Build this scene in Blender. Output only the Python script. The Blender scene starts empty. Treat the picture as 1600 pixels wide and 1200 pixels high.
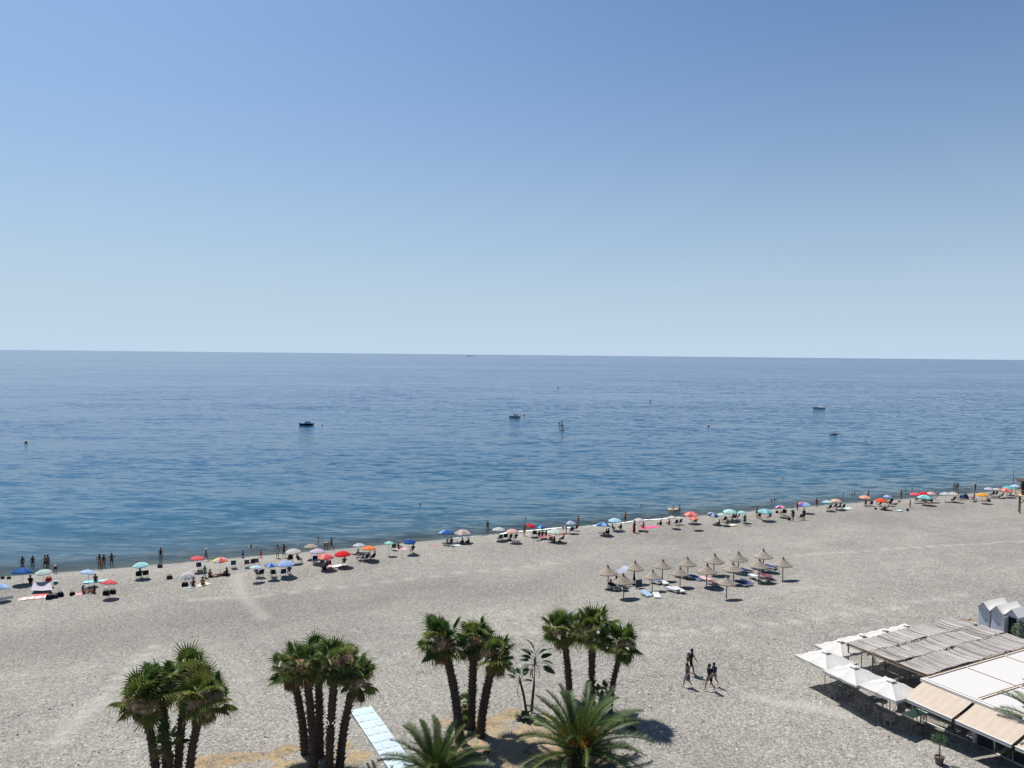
import bpy, bmesh, math, random
import numpy as np
from mathutils import Vector, Matrix, Euler

# ------------------------------------------------------------------ camera, light, exposure
SC = bpy.context.scene
F = 1202.0; H = 27.0
PITCH = math.atan(45.6 / F); ROLL = 0.0099
fw = Vector((0, math.cos(PITCH), -math.sin(PITCH)))
_up = Vector((0, math.sin(PITCH), math.cos(PITCH)))
rt = Vector((1, 0, 0)) * math.cos(ROLL) + _up * math.sin(ROLL)
up = -Vector((1, 0, 0)) * math.sin(ROLL) + _up * math.cos(ROLL)
cam_d = bpy.data.cameras.new('camera')
cam = bpy.data.objects.new('camera', cam_d)
SC.collection.objects.link(cam)
cam.matrix_world = Matrix(((rt.x, up.x, -fw.x, 0), (rt.y, up.y, -fw.y, 0), (rt.z, up.z, -fw.z, H), (0, 0, 0, 1)))
cam_d.sensor_width = 36; cam_d.lens = 36 * F / 1600
cam_d.clip_start = 0.5; cam_d.clip_end = 400000
SC.camera = cam

SUN = Vector((-0.38, 0.45, 1.0)).normalized()       # towards the sun
SUN_EL = math.asin(SUN.z); SUN_AZ = math.atan2(SUN.x, SUN.y)
world = bpy.data.worlds.new('World'); SC.world = world; world.use_nodes = True
wn = world.node_tree.nodes; wl = world.node_tree.links
wn.clear()
sky = wn.new('ShaderNodeTexSky'); sky.sky_type = 'NISHITA'; sky.sun_disc = False
sky.sun_elevation = SUN_EL; sky.sun_rotation = SUN_AZ
sky.air_density = 1.0; sky.dust_density = 2.6; sky.ozone_density = 2.5; sky.altitude = 0
bg = wn.new('ShaderNodeBackground'); bg.inputs[1].default_value = 0.05
wo = wn.new('ShaderNodeOutputWorld')
# marine haze: the sky pales evenly towards the horizon, all the way round
w_geo = wn.new('ShaderNodeTexCoord'); w_sep = wn.new('ShaderNodeSeparateXYZ'); wl.new(w_geo.outputs['Generated'], w_sep.inputs[0])
w_abs = wn.new('ShaderNodeMath'); w_abs.operation = 'ABSOLUTE'; wl.new(w_sep.outputs[2], w_abs.inputs[0])
w_ramp = wn.new('ShaderNodeValToRGB'); wl.new(w_abs.outputs[0], w_ramp.inputs[0])
w_ramp.color_ramp.interpolation = 'B_SPLINE'
we = w_ramp.color_ramp.elements
we[0].position = 0; we[0].color = (.97,) * 3 + (1,); we[1].position = .50; we[1].color = (.0,) * 3 + (1,)
for ps_, v_ in ((.05, .84), (.13, .55), (.25, .25), (.40, .05)):
    k_ = we.new(ps_); k_.color = (v_, v_, v_, 1)
w_mix = wn.new('ShaderNodeMix'); w_mix.data_type = 'RGBA'
HAZE = (6.7, 8.4, 10.3, 1)
wl.new(w_ramp.outputs[0], w_mix.inputs[0])
w_tint = wn.new('ShaderNodeMix'); w_tint.data_type = 'RGBA'; w_tint.blend_type = 'MULTIPLY'; w_tint.inputs[0].default_value = 1
w_tint.inputs[7].default_value = (.635, .93, 1.22, 1); wl.new(sky.outputs[0], w_tint.inputs[6]); wl.new(w_tint.outputs[2], w_mix.inputs[6]); w_mix.inputs[7].default_value = HAZE
wl.new(w_mix.outputs[2], bg.inputs[0]); wl.new(bg.outputs[0], wo.inputs[0])
sun_d = bpy.data.lights.new('sun', 'SUN'); sun_d.energy = 5.0; sun_d.angle = math.radians(0.5)
sun_d.color = (1.0, 0.95, 0.88)
sun = bpy.data.objects.new('sun', sun_d); SC.collection.objects.link(sun)
sun.rotation_euler = (-SUN).to_track_quat('-Z', 'Y').to_euler()
SC.view_settings.view_transform = 'Standard'; SC.view_settings.look = 'None'
SC.view_settings.exposure = 0.75; SC.view_settings.gamma = 1.0; SC.view_settings.use_curve_mapping = False

R = random.Random(7)
COL = SC.collection

# ------------------------------------------------------------------ finding places
def ray(px, py): return fw * F + rt * (px - 800) + up * (600 - py)
def on(px, py, z):
    d = ray(px, py); t = (z - H) / d.z
    return Vector((d.x * t, d.y * t, z))
SHP = [(0, 901), (190, 887), (385, 870), (560, 855), (735, 838.4), (915, 822.5), (1090, 806), (1260, 791.5), (1420, 778.8), (1600, 764)]
SHW = [on(x, y, 0) for x, y in SHP]
SX = [-400000, -3000] + [p.x for p in SHW] + [3000, 400000]
SY = [0, 0] + [p.y for p in SHW] + [0, 0]
SY[1] = SHW[0].y + 0.40 * (SX[1] - SHW[0].x); SY[0] = SY[1] + 0.02 * (SX[0] - SX[1])
SY[-2] = SHW[-1].y + 0.40 * (SX[-2] - SHW[-1].x); SY[-1] = SY[-2] + 0.02 * (SX[-1] - SX[-2])
def shore(x): return float(np.interp(x, SX, SY))
CS = 0.92
DZ = [(-400, -14), (-60, -5), (-15, -1.9), (-3, -0.42), (0, 0), (2, .42), (6, 1.05), (9, 1.3), (20, 1.5), (28, 2.0), (36, 2.55), (44, 3.3), (52, 4.0), (60, 4.3), (400, 4.6)]
DD = [a for a, b in DZ]; DH = [b for a, b in DZ]
def gd(d): return float(np.interp(d, DD, DH))
def g(x, y): return gd((shore(x) - y) * CS)
def at(px, py, h=0.0):
    z = 3.0
    for i in range(30):
        q = on(px, py, z); z = 0.5 * z + 0.5 * (g(q.x, q.y) + h)
    q = on(px, py, z); q.z = z - h
    return q
RG = 4.3
L0 = on(1442.7, 1060, RG + 2.7)
UU = Vector((.887, .462, 0)); VV = Vector((.462, -.887, 0)); UANG = math.atan2(.462, .887)
def RW(u, v, z=0.0): return Vector((L0.x, L0.y, 0)) + UU * u + VV * v + Vector((0, 0, RG + z))

# ------------------------------------------------------------------ materials
def lin(h):
    h = h.lstrip('#'); o = []
    for i in (0, 2, 4):
        c = int(h[i:i + 2], 16) / 255
        o.append(c / 12.92 if c <= .04045 else ((c + .055) / 1.055) ** 2.4)
    return (o[0], o[1], o[2], 1)
MATS = {}
def N(t, k, **kw):
    n = t.nodes.new(k)
    for a, b in kw.items():
        if a.startswith('i_'):
            key = a[2:]
            n.inputs[int(key) if key.isdigit() else key.replace('_', ' ')].default_value = b
        else: setattr(n, a, b)
    return n
def base_mat(name):
    m = bpy.data.materials.new(name); m.use_nodes = True
    t = m.node_tree; t.nodes.clear()
    o = N(t, 'ShaderNodeOutputMaterial'); p = N(t, 'ShaderNodeBsdfPrincipled')
    t.links.new(p.outputs[0], o.inputs[0])
    return m, t, p, o
def mat(name, col=None, rough=.7, var=.18, scale=9.0, metal=0.0, rnd=0.0, bump=0.0, trans=0.0, spec=.3):
    """plain coloured surface with fine procedural grain"""
    if name in MATS: return MATS[name]
    m, t, p, o = base_mat(name)
    c = lin(col) if isinstance(col, str) else (*col, 1)
    if max(c[:3]) > .14: c = (c[0] * .72, c[1] * .72, c[2] * .72, 1)
    tc = N(t, 'ShaderNodeTexCoord')
    nz = N(t, 'ShaderNodeTexNoise', i_Scale=scale, i_Detail=5.0, i_Roughness=.6)
    t.links.new(tc.outputs['Object'], nz.inputs['Vector'])
    mr = N(t, 'ShaderNodeMapRange'); mr.inputs[1].default_value = .3; mr.inputs[2].default_value = .7
    mr.inputs[3].default_value = 1 - var; mr.inputs[4].default_value = 1 + var
    t.links.new(nz.outputs[0], mr.inputs[0])
    hs = N(t, 'ShaderNodeHueSaturation'); hs.inputs['Color'].default_value = c
    t.links.new(mr.outputs[0], hs.inputs['Value'])
    if rnd:
        oi = N(t, 'ShaderNodeObjectInfo'); r2 = N(t, 'ShaderNodeMapRange')
        r2.inputs[3].default_value = .5 - rnd * .12; r2.inputs[4].default_value = .5 + rnd * .12
        t.links.new(oi.outputs['Random'], r2.inputs[0]); t.links.new(r2.outputs[0], hs.inputs['Hue'])
        mm = N(t, 'ShaderNodeMath', operation='MULTIPLY'); r3 = N(t, 'ShaderNodeMapRange')
        r3.inputs[3].default_value = 1 + rnd; r3.inputs[4].default_value = 1 - rnd
        t.links.new(oi.outputs['Random'], r3.inputs[0]); t.links.new(r3.outputs[0], mm.inputs[0]); t.links.new(mr.outputs[0], mm.inputs[1])
        t.links.new(mm.outputs[0], hs.inputs['Value'])
    t.links.new(hs.outputs[0], p.inputs['Base Color'])
    p.inputs['Roughness'].default_value = rough; p.inputs['Metallic'].default_value = metal
    p.inputs['Specular IOR Level'].default_value = spec
    if bump:
        b = N(t, 'ShaderNodeBump', i_Strength=bump, i_Distance=.02); t.links.new(nz.outputs[0], b.inputs['Height']); t.links.new(b.outputs[0], p.inputs['Normal'])
    if trans:
        tr = N(t, 'ShaderNodeBsdfTranslucent'); t.links.new(hs.outputs[0], tr.inputs[0])
        mx = N(t, 'ShaderNodeMixShader'); mx.inputs[0].default_value = trans
        t.links.new(p.outputs[0], mx.inputs[1]); t.links.new(tr.outputs[0], mx.inputs[2]); t.links.new(mx.outputs[0], o.inputs[0])
    MATS[name] = m
    return m
def cloth(hexcol, trans=.25): return mat('cloth_' + hexcol.strip('#'), hexcol, rough=.85, var=.06, scale=4, trans=trans, spec=.15)

def gravel_mat():
    m, t, p, o = base_mat('gravel')
    Lk = t.links.new
    tc = N(t, 'ShaderNodeTexCoord')
    def noise(scale, detail=3, rough=.6, dist=0.0):
        n = N(t, 'ShaderNodeTexNoise', i_Scale=scale, i_Detail=float(detail), i_Roughness=rough, i_Distortion=dist); Lk(tc.outputs['Object'], n.inputs['Vector']); return n
    big = noise(.07, 4); mid = noise(.7, 4, .65); fine = noise(4.6, 4, .75)
    vor = N(t, 'ShaderNodeTexVoronoi', i_Scale=8.0); Lk(tc.outputs['Object'], vor.inputs['Vector'])
    vor2 = N(t, 'ShaderNodeTexVoronoi', i_Scale=15.0); Lk(tc.outputs['Object'], vor2.inputs['Vector'])
    cr = N(t, 'ShaderNodeValToRGB'); e = cr.color_ramp.elements
    e[0].position = .0; e[0].color = (.062, .059, .056, 1); e[1].position = 1.0; e[1].color = (.36, .345, .315, 1)
    for ps, c in ((.25, (.138, .132, .121, 1)), (.55, (.184, .175, .158, 1)), (.85, (.248, .235, .211, 1))):
        k = e.new(ps); k.color = c
    sp = N(t, 'ShaderNodeSeparateColor'); Lk(vor.outputs['Color'], sp.inputs[0])
    sp2 = N(t, 'ShaderNodeSeparateColor'); Lk(vor2.outputs['Color'], sp2.inputs[0])
    ad = N(t, 'ShaderNodeMath', operation='ADD'); Lk(sp.outputs[0], ad.inputs[0]); Lk(sp2.outputs[1], ad.inputs[1])
    hf = N(t, 'ShaderNodeMath', operation='MULTIPLY'); hf.inputs[1].default_value = .5; Lk(ad.outputs[0], hf.inputs[0])
    Lk(hf.outputs[0], cr.inputs[0])
    # broad tone
    def rng(src, a, b, c, d):
        r = N(t, 'ShaderNodeMapRange'); r.inputs[1].default_value = a; r.inputs[2].default_value = b; r.inputs[3].default_value = c; r.inputs[4].default_value = d
        Lk(src, r.inputs[0]); return r.outputs[0]
    m1 = N(t, 'ShaderNodeMath', operation='MULTIPLY'); Lk(rng(big.outputs[0], .32, .68, .86, 1.12), m1.inputs[0]); Lk(rng(mid.outputs[0], .3, .7, .88, 1.10), m1.inputs[1])
    m2 = N(t, 'ShaderNodeMath', operation='MULTIPLY'); Lk(m1.outputs[0], m2.inputs[0]); Lk(rng(fine.outputs[0], .3, .7, .70, 1.30), m2.inputs[1])
    mul = N(t, 'ShaderNodeMix', data_type='RGBA', blend_type='MULTIPLY'); mul.inputs[0].default_value = 1
    Lk(cr.outputs[0], mul.inputs[6]); Lk(m2.outputs[0], mul.inputs[7])
    # warm sand where the planting mounds are
    at_s = N(t, 'ShaderNodeAttribute', attribute_name='sand'); 
    s1 = N(t, 'ShaderNodeMath', operation='ADD'); Lk(at_s.outputs['Fac'], s1.inputs[0]); Lk(rng(mid.outputs[0], .3, .7, -.35, .35), s1.inputs[1])
    sf = rng(s1.outputs[0], .32, .62, 0, 1)
    mx = N(t, 'ShaderNodeMix', data_type='RGBA'); Lk(sf, mx.inputs[0]); Lk(mul.outputs[2], mx.inputs[6])
    sand = N(t, 'ShaderNodeMix', data_type='RGBA'); sand.inputs[6].default_value = (.185, .155, .122, 1); sand.inputs[7].default_value = (.27, .20, .112, 1)
    Lk(rng(noise(1.8, 4, .7).outputs[0], .4, .62, 0, 1), sand.inputs[0])
    sm = N(t, 'ShaderNodeMix', data_type='RGBA', blend_type='MULTIPLY'); sm.inputs[0].default_value = 1; Lk(sand.outputs[2], sm.inputs[6]); Lk(rng(fine.outputs[0], .3, .7, .7, 1.2), sm.inputs[7])
    Lk(sm.outputs[2], mx.inputs[7])
    # pale wheel track and wet edge
    at_t = N(t, 'ShaderNodeAttribute', attribute_name='track'); mx2 = N(t, 'ShaderNodeMix', data_type='RGBA'); Lk(rng(at_t.outputs['Fac'], 0, 1, 0, .55), mx2.inputs[0]); Lk(mx.outputs[2], mx2.inputs[6]); mx2.inputs[7].default_value = (.30, .29, .265, 1)
    at_w = N(t, 'ShaderNodeAttribute', attribute_name='wet'); mx3 = N(t, 'ShaderNodeMix', data_type='RGBA', blend_type='MULTIPLY'); Lk(rng(at_w.outputs['Fac'], 0, 1, 0, 1), mx3.inputs[0]); Lk(mx2.outputs[2], mx3.inputs[6]); mx3.inputs[7].default_value = (.50, .52, .52, 1)
    at_d = N(t, 'ShaderNodeAttribute', attribute_name='dark_band'); d1 = N(t, 'ShaderNodeMath', operation='MULTIPLY'); Lk(at_d.outputs['Fac'], d1.inputs[0]); Lk(rng(mid.outputs[0], .35, .65, .55, 1.15), d1.inputs[1])
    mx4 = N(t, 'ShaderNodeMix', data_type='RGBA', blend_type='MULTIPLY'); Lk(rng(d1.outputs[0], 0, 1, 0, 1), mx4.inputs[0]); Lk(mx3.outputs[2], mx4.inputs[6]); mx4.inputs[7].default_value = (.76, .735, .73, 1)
    Lk(mx4.outputs[2], p.inputs['Base Color'])
    p.inputs['Roughness'].default_value = .9; p.inputs['Specular IOR Level'].default_value = .2
    # relief
    h1 = N(t, 'ShaderNodeMath', operation='MULTIPLY'); h1.inputs[1].default_value = 1.0; Lk(noise(1.6, 5, .7).outputs[0], h1.inputs[0])
    b1 = N(t, 'ShaderNodeBump', i_Strength=1.0, i_Distance=.10); Lk(h1.outputs[0], b1.inputs['Height'])
    # trodden dimples, denser where people walk
    vf = N(t, 'ShaderNodeTexVoronoi', i_Scale=1.5); mpv = N(t, 'ShaderNodeMapping'); mpv.inputs['Scale'].default_value = (1, 1.6, 1); mpv.inputs['Rotation'].default_value = (0, 0, .5); Lk(tc.outputs['Object'], mpv.inputs['Vector']); Lk(mpv.outputs[0], vf.inputs['Vector'])
    fh = N(t, 'ShaderNodeMath', operation='MULTIPLY'); Lk(rng(vf.outputs['Distance'], .05, .34, 0, 1), fh.inputs[0]); Lk(rng(noise(.16, 3, .6).outputs[0], .42, .58, .15, 1), fh.inputs[1])
    b15 = N(t, 'ShaderNodeBump', i_Strength=1.0, i_Distance=.04); Lk(fh.outputs[0], b15.inputs['Height']); Lk(b1.outputs[0], b15.inputs['Normal'])
    b2 = N(t, 'ShaderNodeBump', i_Strength=.9, i_Distance=.04, invert=True); Lk(vor.outputs['Distance'], b2.inputs['Height']); Lk(b15.outputs[0], b2.inputs['Normal'])
    Lk(b2.outputs[0], p.inputs['Normal'])
    return m

def water_mat():
    m, t, p, o = base_mat('sea_water')
    Lk = t.links.new
    tc = N(t, 'ShaderNodeTexCoord')
    def mp(sx, sy, rz=0):
        k = N(t, 'ShaderNodeMapping'); k.inputs['Scale'].default_value = (sx, sy, 1); k.inputs['Rotation'].default_value = (0, 0, rz); Lk(tc.outputs['Object'], k.inputs['Vector']); return k.outputs[0]
    def nz(vec, detail=3, rough=.55, dist=0.0):
        n = N(t, 'ShaderNodeTexNoise', i_Scale=1.0, i_Detail=float(detail), i_Roughness=rough, i_Distortion=dist); Lk(vec, n.inputs['Vector']); return n
    def vmath(op, a, b=None, s=None):
        k = N(t, 'ShaderNodeVectorMath', operation=op)
        if hasattr(a, 'links'): Lk(a, k.inputs[0])
        else: k.inputs[0].default_value = a
        if b is not None:
            if hasattr(b, 'links'): Lk(b, k.inputs[1])
            else: k.inputs[1].default_value = b
        if s is not None:
            if hasattr(s, 'links'): Lk(s, k.inputs['Scale'])
            else: k.inputs['Scale'].default_value = s
        return k.outputs[0]
    def rng(src, a, b, c, d):
        r = N(t, 'ShaderNodeMapRange'); r.inputs[1].default_value = a; r.inputs[2].default_value = b; r.inputs[3].default_value = c; r.inputs[4].default_value = d
        Lk(src, r.inputs[0]); return r.outputs[0]
    def slopes(n, amp): return vmath('SCALE', vmath('SUBTRACT', n.outputs['Color'], (.5, .5, .5)), s=amp)
    a1 = slopes(nz(mp(.32, 1.3, .16), 3, .6, .4), 1.15)      # small wavelets, crests near parallel to the shore
    a2 = slopes(nz(mp(.11, .50, -.20), 3, .6, .5), .8)      # chop
    a3 = slopes(nz(mp(.016, .075, .1), 4, .6, .3), .26)    # low swell
    # wind patches: calm and rough lanes
    w1 = nz(mp(.0028, .011, .06), 4, .6, .6); w2 = nz(mp(.0006, .0035, -.03), 3, .5, .3)
    wsum = N(t, 'ShaderNodeMath', operation='ADD'); Lk(w1.outputs[0], wsum.inputs[0]); Lk(w2.outputs[0], wsum.inputs[1])
    p0 = rng(wsum.outputs[0], .86, 1.15, .50, 1.25)
    # wave slopes eased towards the left, shaped to brighten the sea there
    sx = N(t, 'ShaderNodeSeparateXYZ'); Lk(tc.outputs['Object'], sx.inputs[0])
    ya = N(t, 'ShaderNodeMath', operation='ADD'); ya.inputs[1].default_value = 60.0; Lk(sx.outputs[1], ya.inputs[0])
    dv = N(t, 'ShaderNodeMath', operation='DIVIDE'); Lk(sx.outputs[0], dv.inputs[0]); Lk(ya.outputs[0], dv.inputs[1])
    pm = N(t, 'ShaderNodeMath', operation='MULTIPLY'); Lk(p0, pm.inputs[0]); Lk(rng(dv.outputs[0], -.65, .6, .40, 1.30), pm.inputs[1])
    patch = pm.outputs[0]
    s = vmath('ADD', vmath('SCALE', a1, s=patch), vmath('ADD', vmath('SCALE', a2, s=patch), a3))
    sm = vmath('MULTIPLY', s, (1, 1, 0))
    nrm = vmath('NORMALIZE', vmath('ADD', sm, (0, 0, 1)))
    Lk(nrm, p.inputs['Normal'])
    dep = N(t, 'ShaderNodeAttribute', attribute_name='shoredist')
    cr = N(t, 'ShaderNodeValToRGB'); e = cr.color_ramp.elements
    e[0].position = 0; e[0].color = (.045, .058, .058, 1); e[1].position = 1; e[1].color = (.004, .032, .096, 1)
    for ps, c in ((.02, (.024, .054, .070, 1)), (.06, (.008, .052, .092, 1)), (.22, (.005, .046, .098, 1)), (.5, (.004, .038, .096, 1))):
        k = e.new(ps); k.color = c
    ds = N(t, 'ShaderNodeMath', operation='ADD'); Lk(rng(dep.outputs['Fac'], 0, 420, 0, 1), ds.inputs[0]); Lk(rng(w1.outputs[0], .3, .7, -.012, .012), ds.inputs[1])
    Lk(ds.outputs[0], cr.inputs[0])
    Lk(cr.outputs[0], p.inputs['Base Color'])
    p.inputs['Roughness'].default_value = .14; p.inputs['IOR'].default_value = 1.333
    tr = N(t, 'ShaderNodeBsdfTransparent'); tr.inputs[0].default_value = (.80, .92, .93, 1)
    mx = N(t, 'ShaderNodeMixShader'); Lk(rng(dep.outputs['Fac'], 0, 7.0, .30, 1.0), mx.inputs[0]); Lk(tr.outputs[0], mx.inputs[1]); Lk(p.outputs[0], mx.inputs[2]); Lk(mx.outputs[0], o.inputs[0])
    return m

def foam_mat():
    m, t, p, o = base_mat('foam'); Lk = t.links.new
    tc = N(t, 'ShaderNodeTexCoord'); n = N(t, 'ShaderNodeTexNoise', i_Scale=.9, i_Detail=7.0, i_Roughness=.75); Lk(tc.outputs['Object'], n.inputs['Vector'])
    a = N(t, 'ShaderNodeAttribute', attribute_name='dense')
    s = N(t, 'ShaderNodeMath', operation='ADD'); Lk(n.outputs[0], s.inputs[0]); Lk(a.outputs['Fac'], s.inputs[1])
    r = N(t, 'ShaderNodeMapRange'); r.inputs[1].default_value = 1.0; r.inputs[2].default_value = 1.22; Lk(s.outputs[0], r.inputs[0])
    p.inputs['Base Color'].default_value = (.82, .84, .84, 1); p.inputs['Roughness'].default_value = .8
    tr = N(t, 'ShaderNodeBsdfTransparent'); mx = N(t, 'ShaderNodeMixShader'); Lk(r.outputs[0], mx.inputs[0]); Lk(tr.outputs[0], mx.inputs[1]); Lk(p.outputs[0], mx.inputs[2]); Lk(mx.outputs[0], o.inputs[0])
    return m

# ------------------------------------------------------------------ mesh builder
class MB:
    def __init__(s): s.v = []; s.f = []; s.m = []
    def add(s, vs, fs, mi=0):
        b = len(s.v); s.v += [tuple(v) for v in vs]
        s.f += [tuple(i + b for i in f) for f in fs]; s.m += [mi] * len(fs); return s
    def box(s, c, d, rz=0, mi=0, tilt=0):
        M = Matrix.Translation(Vector(c)) @ Matrix.Rotation(rz, 4, 'Z') @ Matrix.Rotation(tilt, 4, 'X')
        vs = [M @ Vector((x * d[0] / 2, y * d[1] / 2, z * d[2] / 2)) for x in (-1, 1) for y in (-1, 1) for z in (-1, 1)]
        return s.add(vs, [(0, 1, 3, 2), (4, 6, 7, 5), (0, 4, 5, 1), (2, 3, 7, 6), (0, 2, 6, 4), (1, 5, 7, 3)], mi)
    def tube(s, pts, rad, n=8, mi=0, caps=True, jit=0):
        pts = [Vector(p) for p in pts]
        if not isinstance(rad, (list, tuple)): rad = [rad] * len(pts)
        vs = []; fs = []
        for i, p in enumerate(pts):
            d = (pts[min(i + 1, len(pts) - 1)] - pts[max(i - 1, 0)]).normalized()
            a = d.cross(Vector((0, 0, 1)));
            if a.length < .05: a = d.cross(Vector((1, 0, 0)))
            a.normalize(); b = d.cross(a)
            for k in range(n):
                t = 2 * math.pi * k / n; r = rad[i] * (1 + (R.uniform(-jit, jit) if jit else 0))
                vs.append(p + (a * math.cos(t) + b * math.sin(t)) * r)
        for i in range(len(pts) - 1):
            for k in range(n):
                fs.append((i * n + k, i * n + (k + 1) % n, (i + 1) * n + (k + 1) % n, (i + 1) * n + k))
        if caps: fs.append(tuple(range(n))[::-1]); fs.append(tuple((len(pts) - 1) * n + k for k in range(n)))
        return s.add(vs, fs, mi)
    def lathe(s, prof, n=12, mi=0, c=(0, 0, 0), sx=1, sy=1):
        vs = []; fs = []
        for r, z in prof:
            for k in range(n):
                t = 2 * math.pi * k / n; vs.append((c[0] + r * math.cos(t) * sx, c[1] + r * math.sin(t) * sy, c[2] + z))
        for i in range(len(prof) - 1):
            for k in range(n): fs.append((i * n + k, i * n + (k + 1) % n, (i + 1) * n + (k + 1) % n, (i + 1) * n + k))
        return s.add(vs, fs, mi)
    def sheet(s, fn, nu, nv, mi=0, thick=0):
        vs = [fn(i / nu, j / nv) for j in range(nv + 1) for i in range(nu + 1)]
        W = nu + 1
        fs = [(j * W + i, j * W + i + 1, (j + 1) * W + i + 1, (j + 1) * W + i) for j in range(nv) for i in range(nu)]
        s.add(vs, fs, mi)
        if thick:
            s.add([(v[0], v[1], v[2] - thick) for v in vs], [f[::-1] for f in fs], mi)
            k = len(s.v) - 2 * len(vs); n = len(vs)
            rim = [i for i in range(nu)] ; 
            def q(a, b): s.f.append((k + b, k + a, k + a + n, k + b + n)); s.m.append(mi)
            for i in range(nu): q(i, i + 1); q(nv * W + i + 1, nv * W + i)
            for j in range(nv): q((j + 1) * W, j * W); q(j * W + nu, (j + 1) * W + nu)
        return s
    def mesh(s, name, smooth=False):
        me = bpy.data.meshes.new(name); me.from_pydata(s.v, [], s.f)
        if any(s.m): me.polygons.foreach_set('material_index', s.m)
        if smooth: me.polygons.foreach_set('use_smooth', [True] * len(me.polygons))
        me.update(); return me
CACHE = {}
def cached(key, fn):
    if key not in CACHE: CACHE[key] = fn()
    return CACHE[key]
def obj(name, me, mats, parent=None, loc=None, rot=None, sc=None, label=None, kind=None):
    """one mesh object; materials sit on the object so that meshes can be shared"""
    if isinstance(me, MB): me = me.mesh(name)
    if not isinstance(mats, (list, tuple)): mats = [mats]
    while len(me.materials) < len(mats): me.materials.append(None)
    o = bpy.data.objects.new(name, me); COL.objects.link(o)
    for i, m in enumerate(mats):
        o.material_slots[i].link = 'OBJECT'; o.material_slots[i].material = m
    if parent: o.parent = parent
    if loc is not None: o.location = loc
    if rot is not None: o.rotation_euler = rot
    if sc is not None: o.scale = sc if isinstance(sc, (tuple, list, Vector)) else (sc, sc, sc)
    if label: o['label'] = label
    if kind: o['kind'] = kind
    return o
def tag(o, label=None, cat=None, group=None, kind=None):
    if label: o['label'] = label
    if cat: o['category'] = cat
    if group: o['group'] = group
    if kind: o['kind'] = kind
    return o
def thing(name, label, cat, loc, rz=0, group=None, sc=1.0):
    o = bpy.data.objects.new(name, None); COL.objects.link(o); o.empty_display_size = .2
    o.location = loc; o.rotation_euler = (0, 0, rz); o.scale = (sc, sc, sc)
    return tag(o, label, cat, group)
SEA = math.radians(23)        # +Y of a thing turned this way looks out to sea

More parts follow.
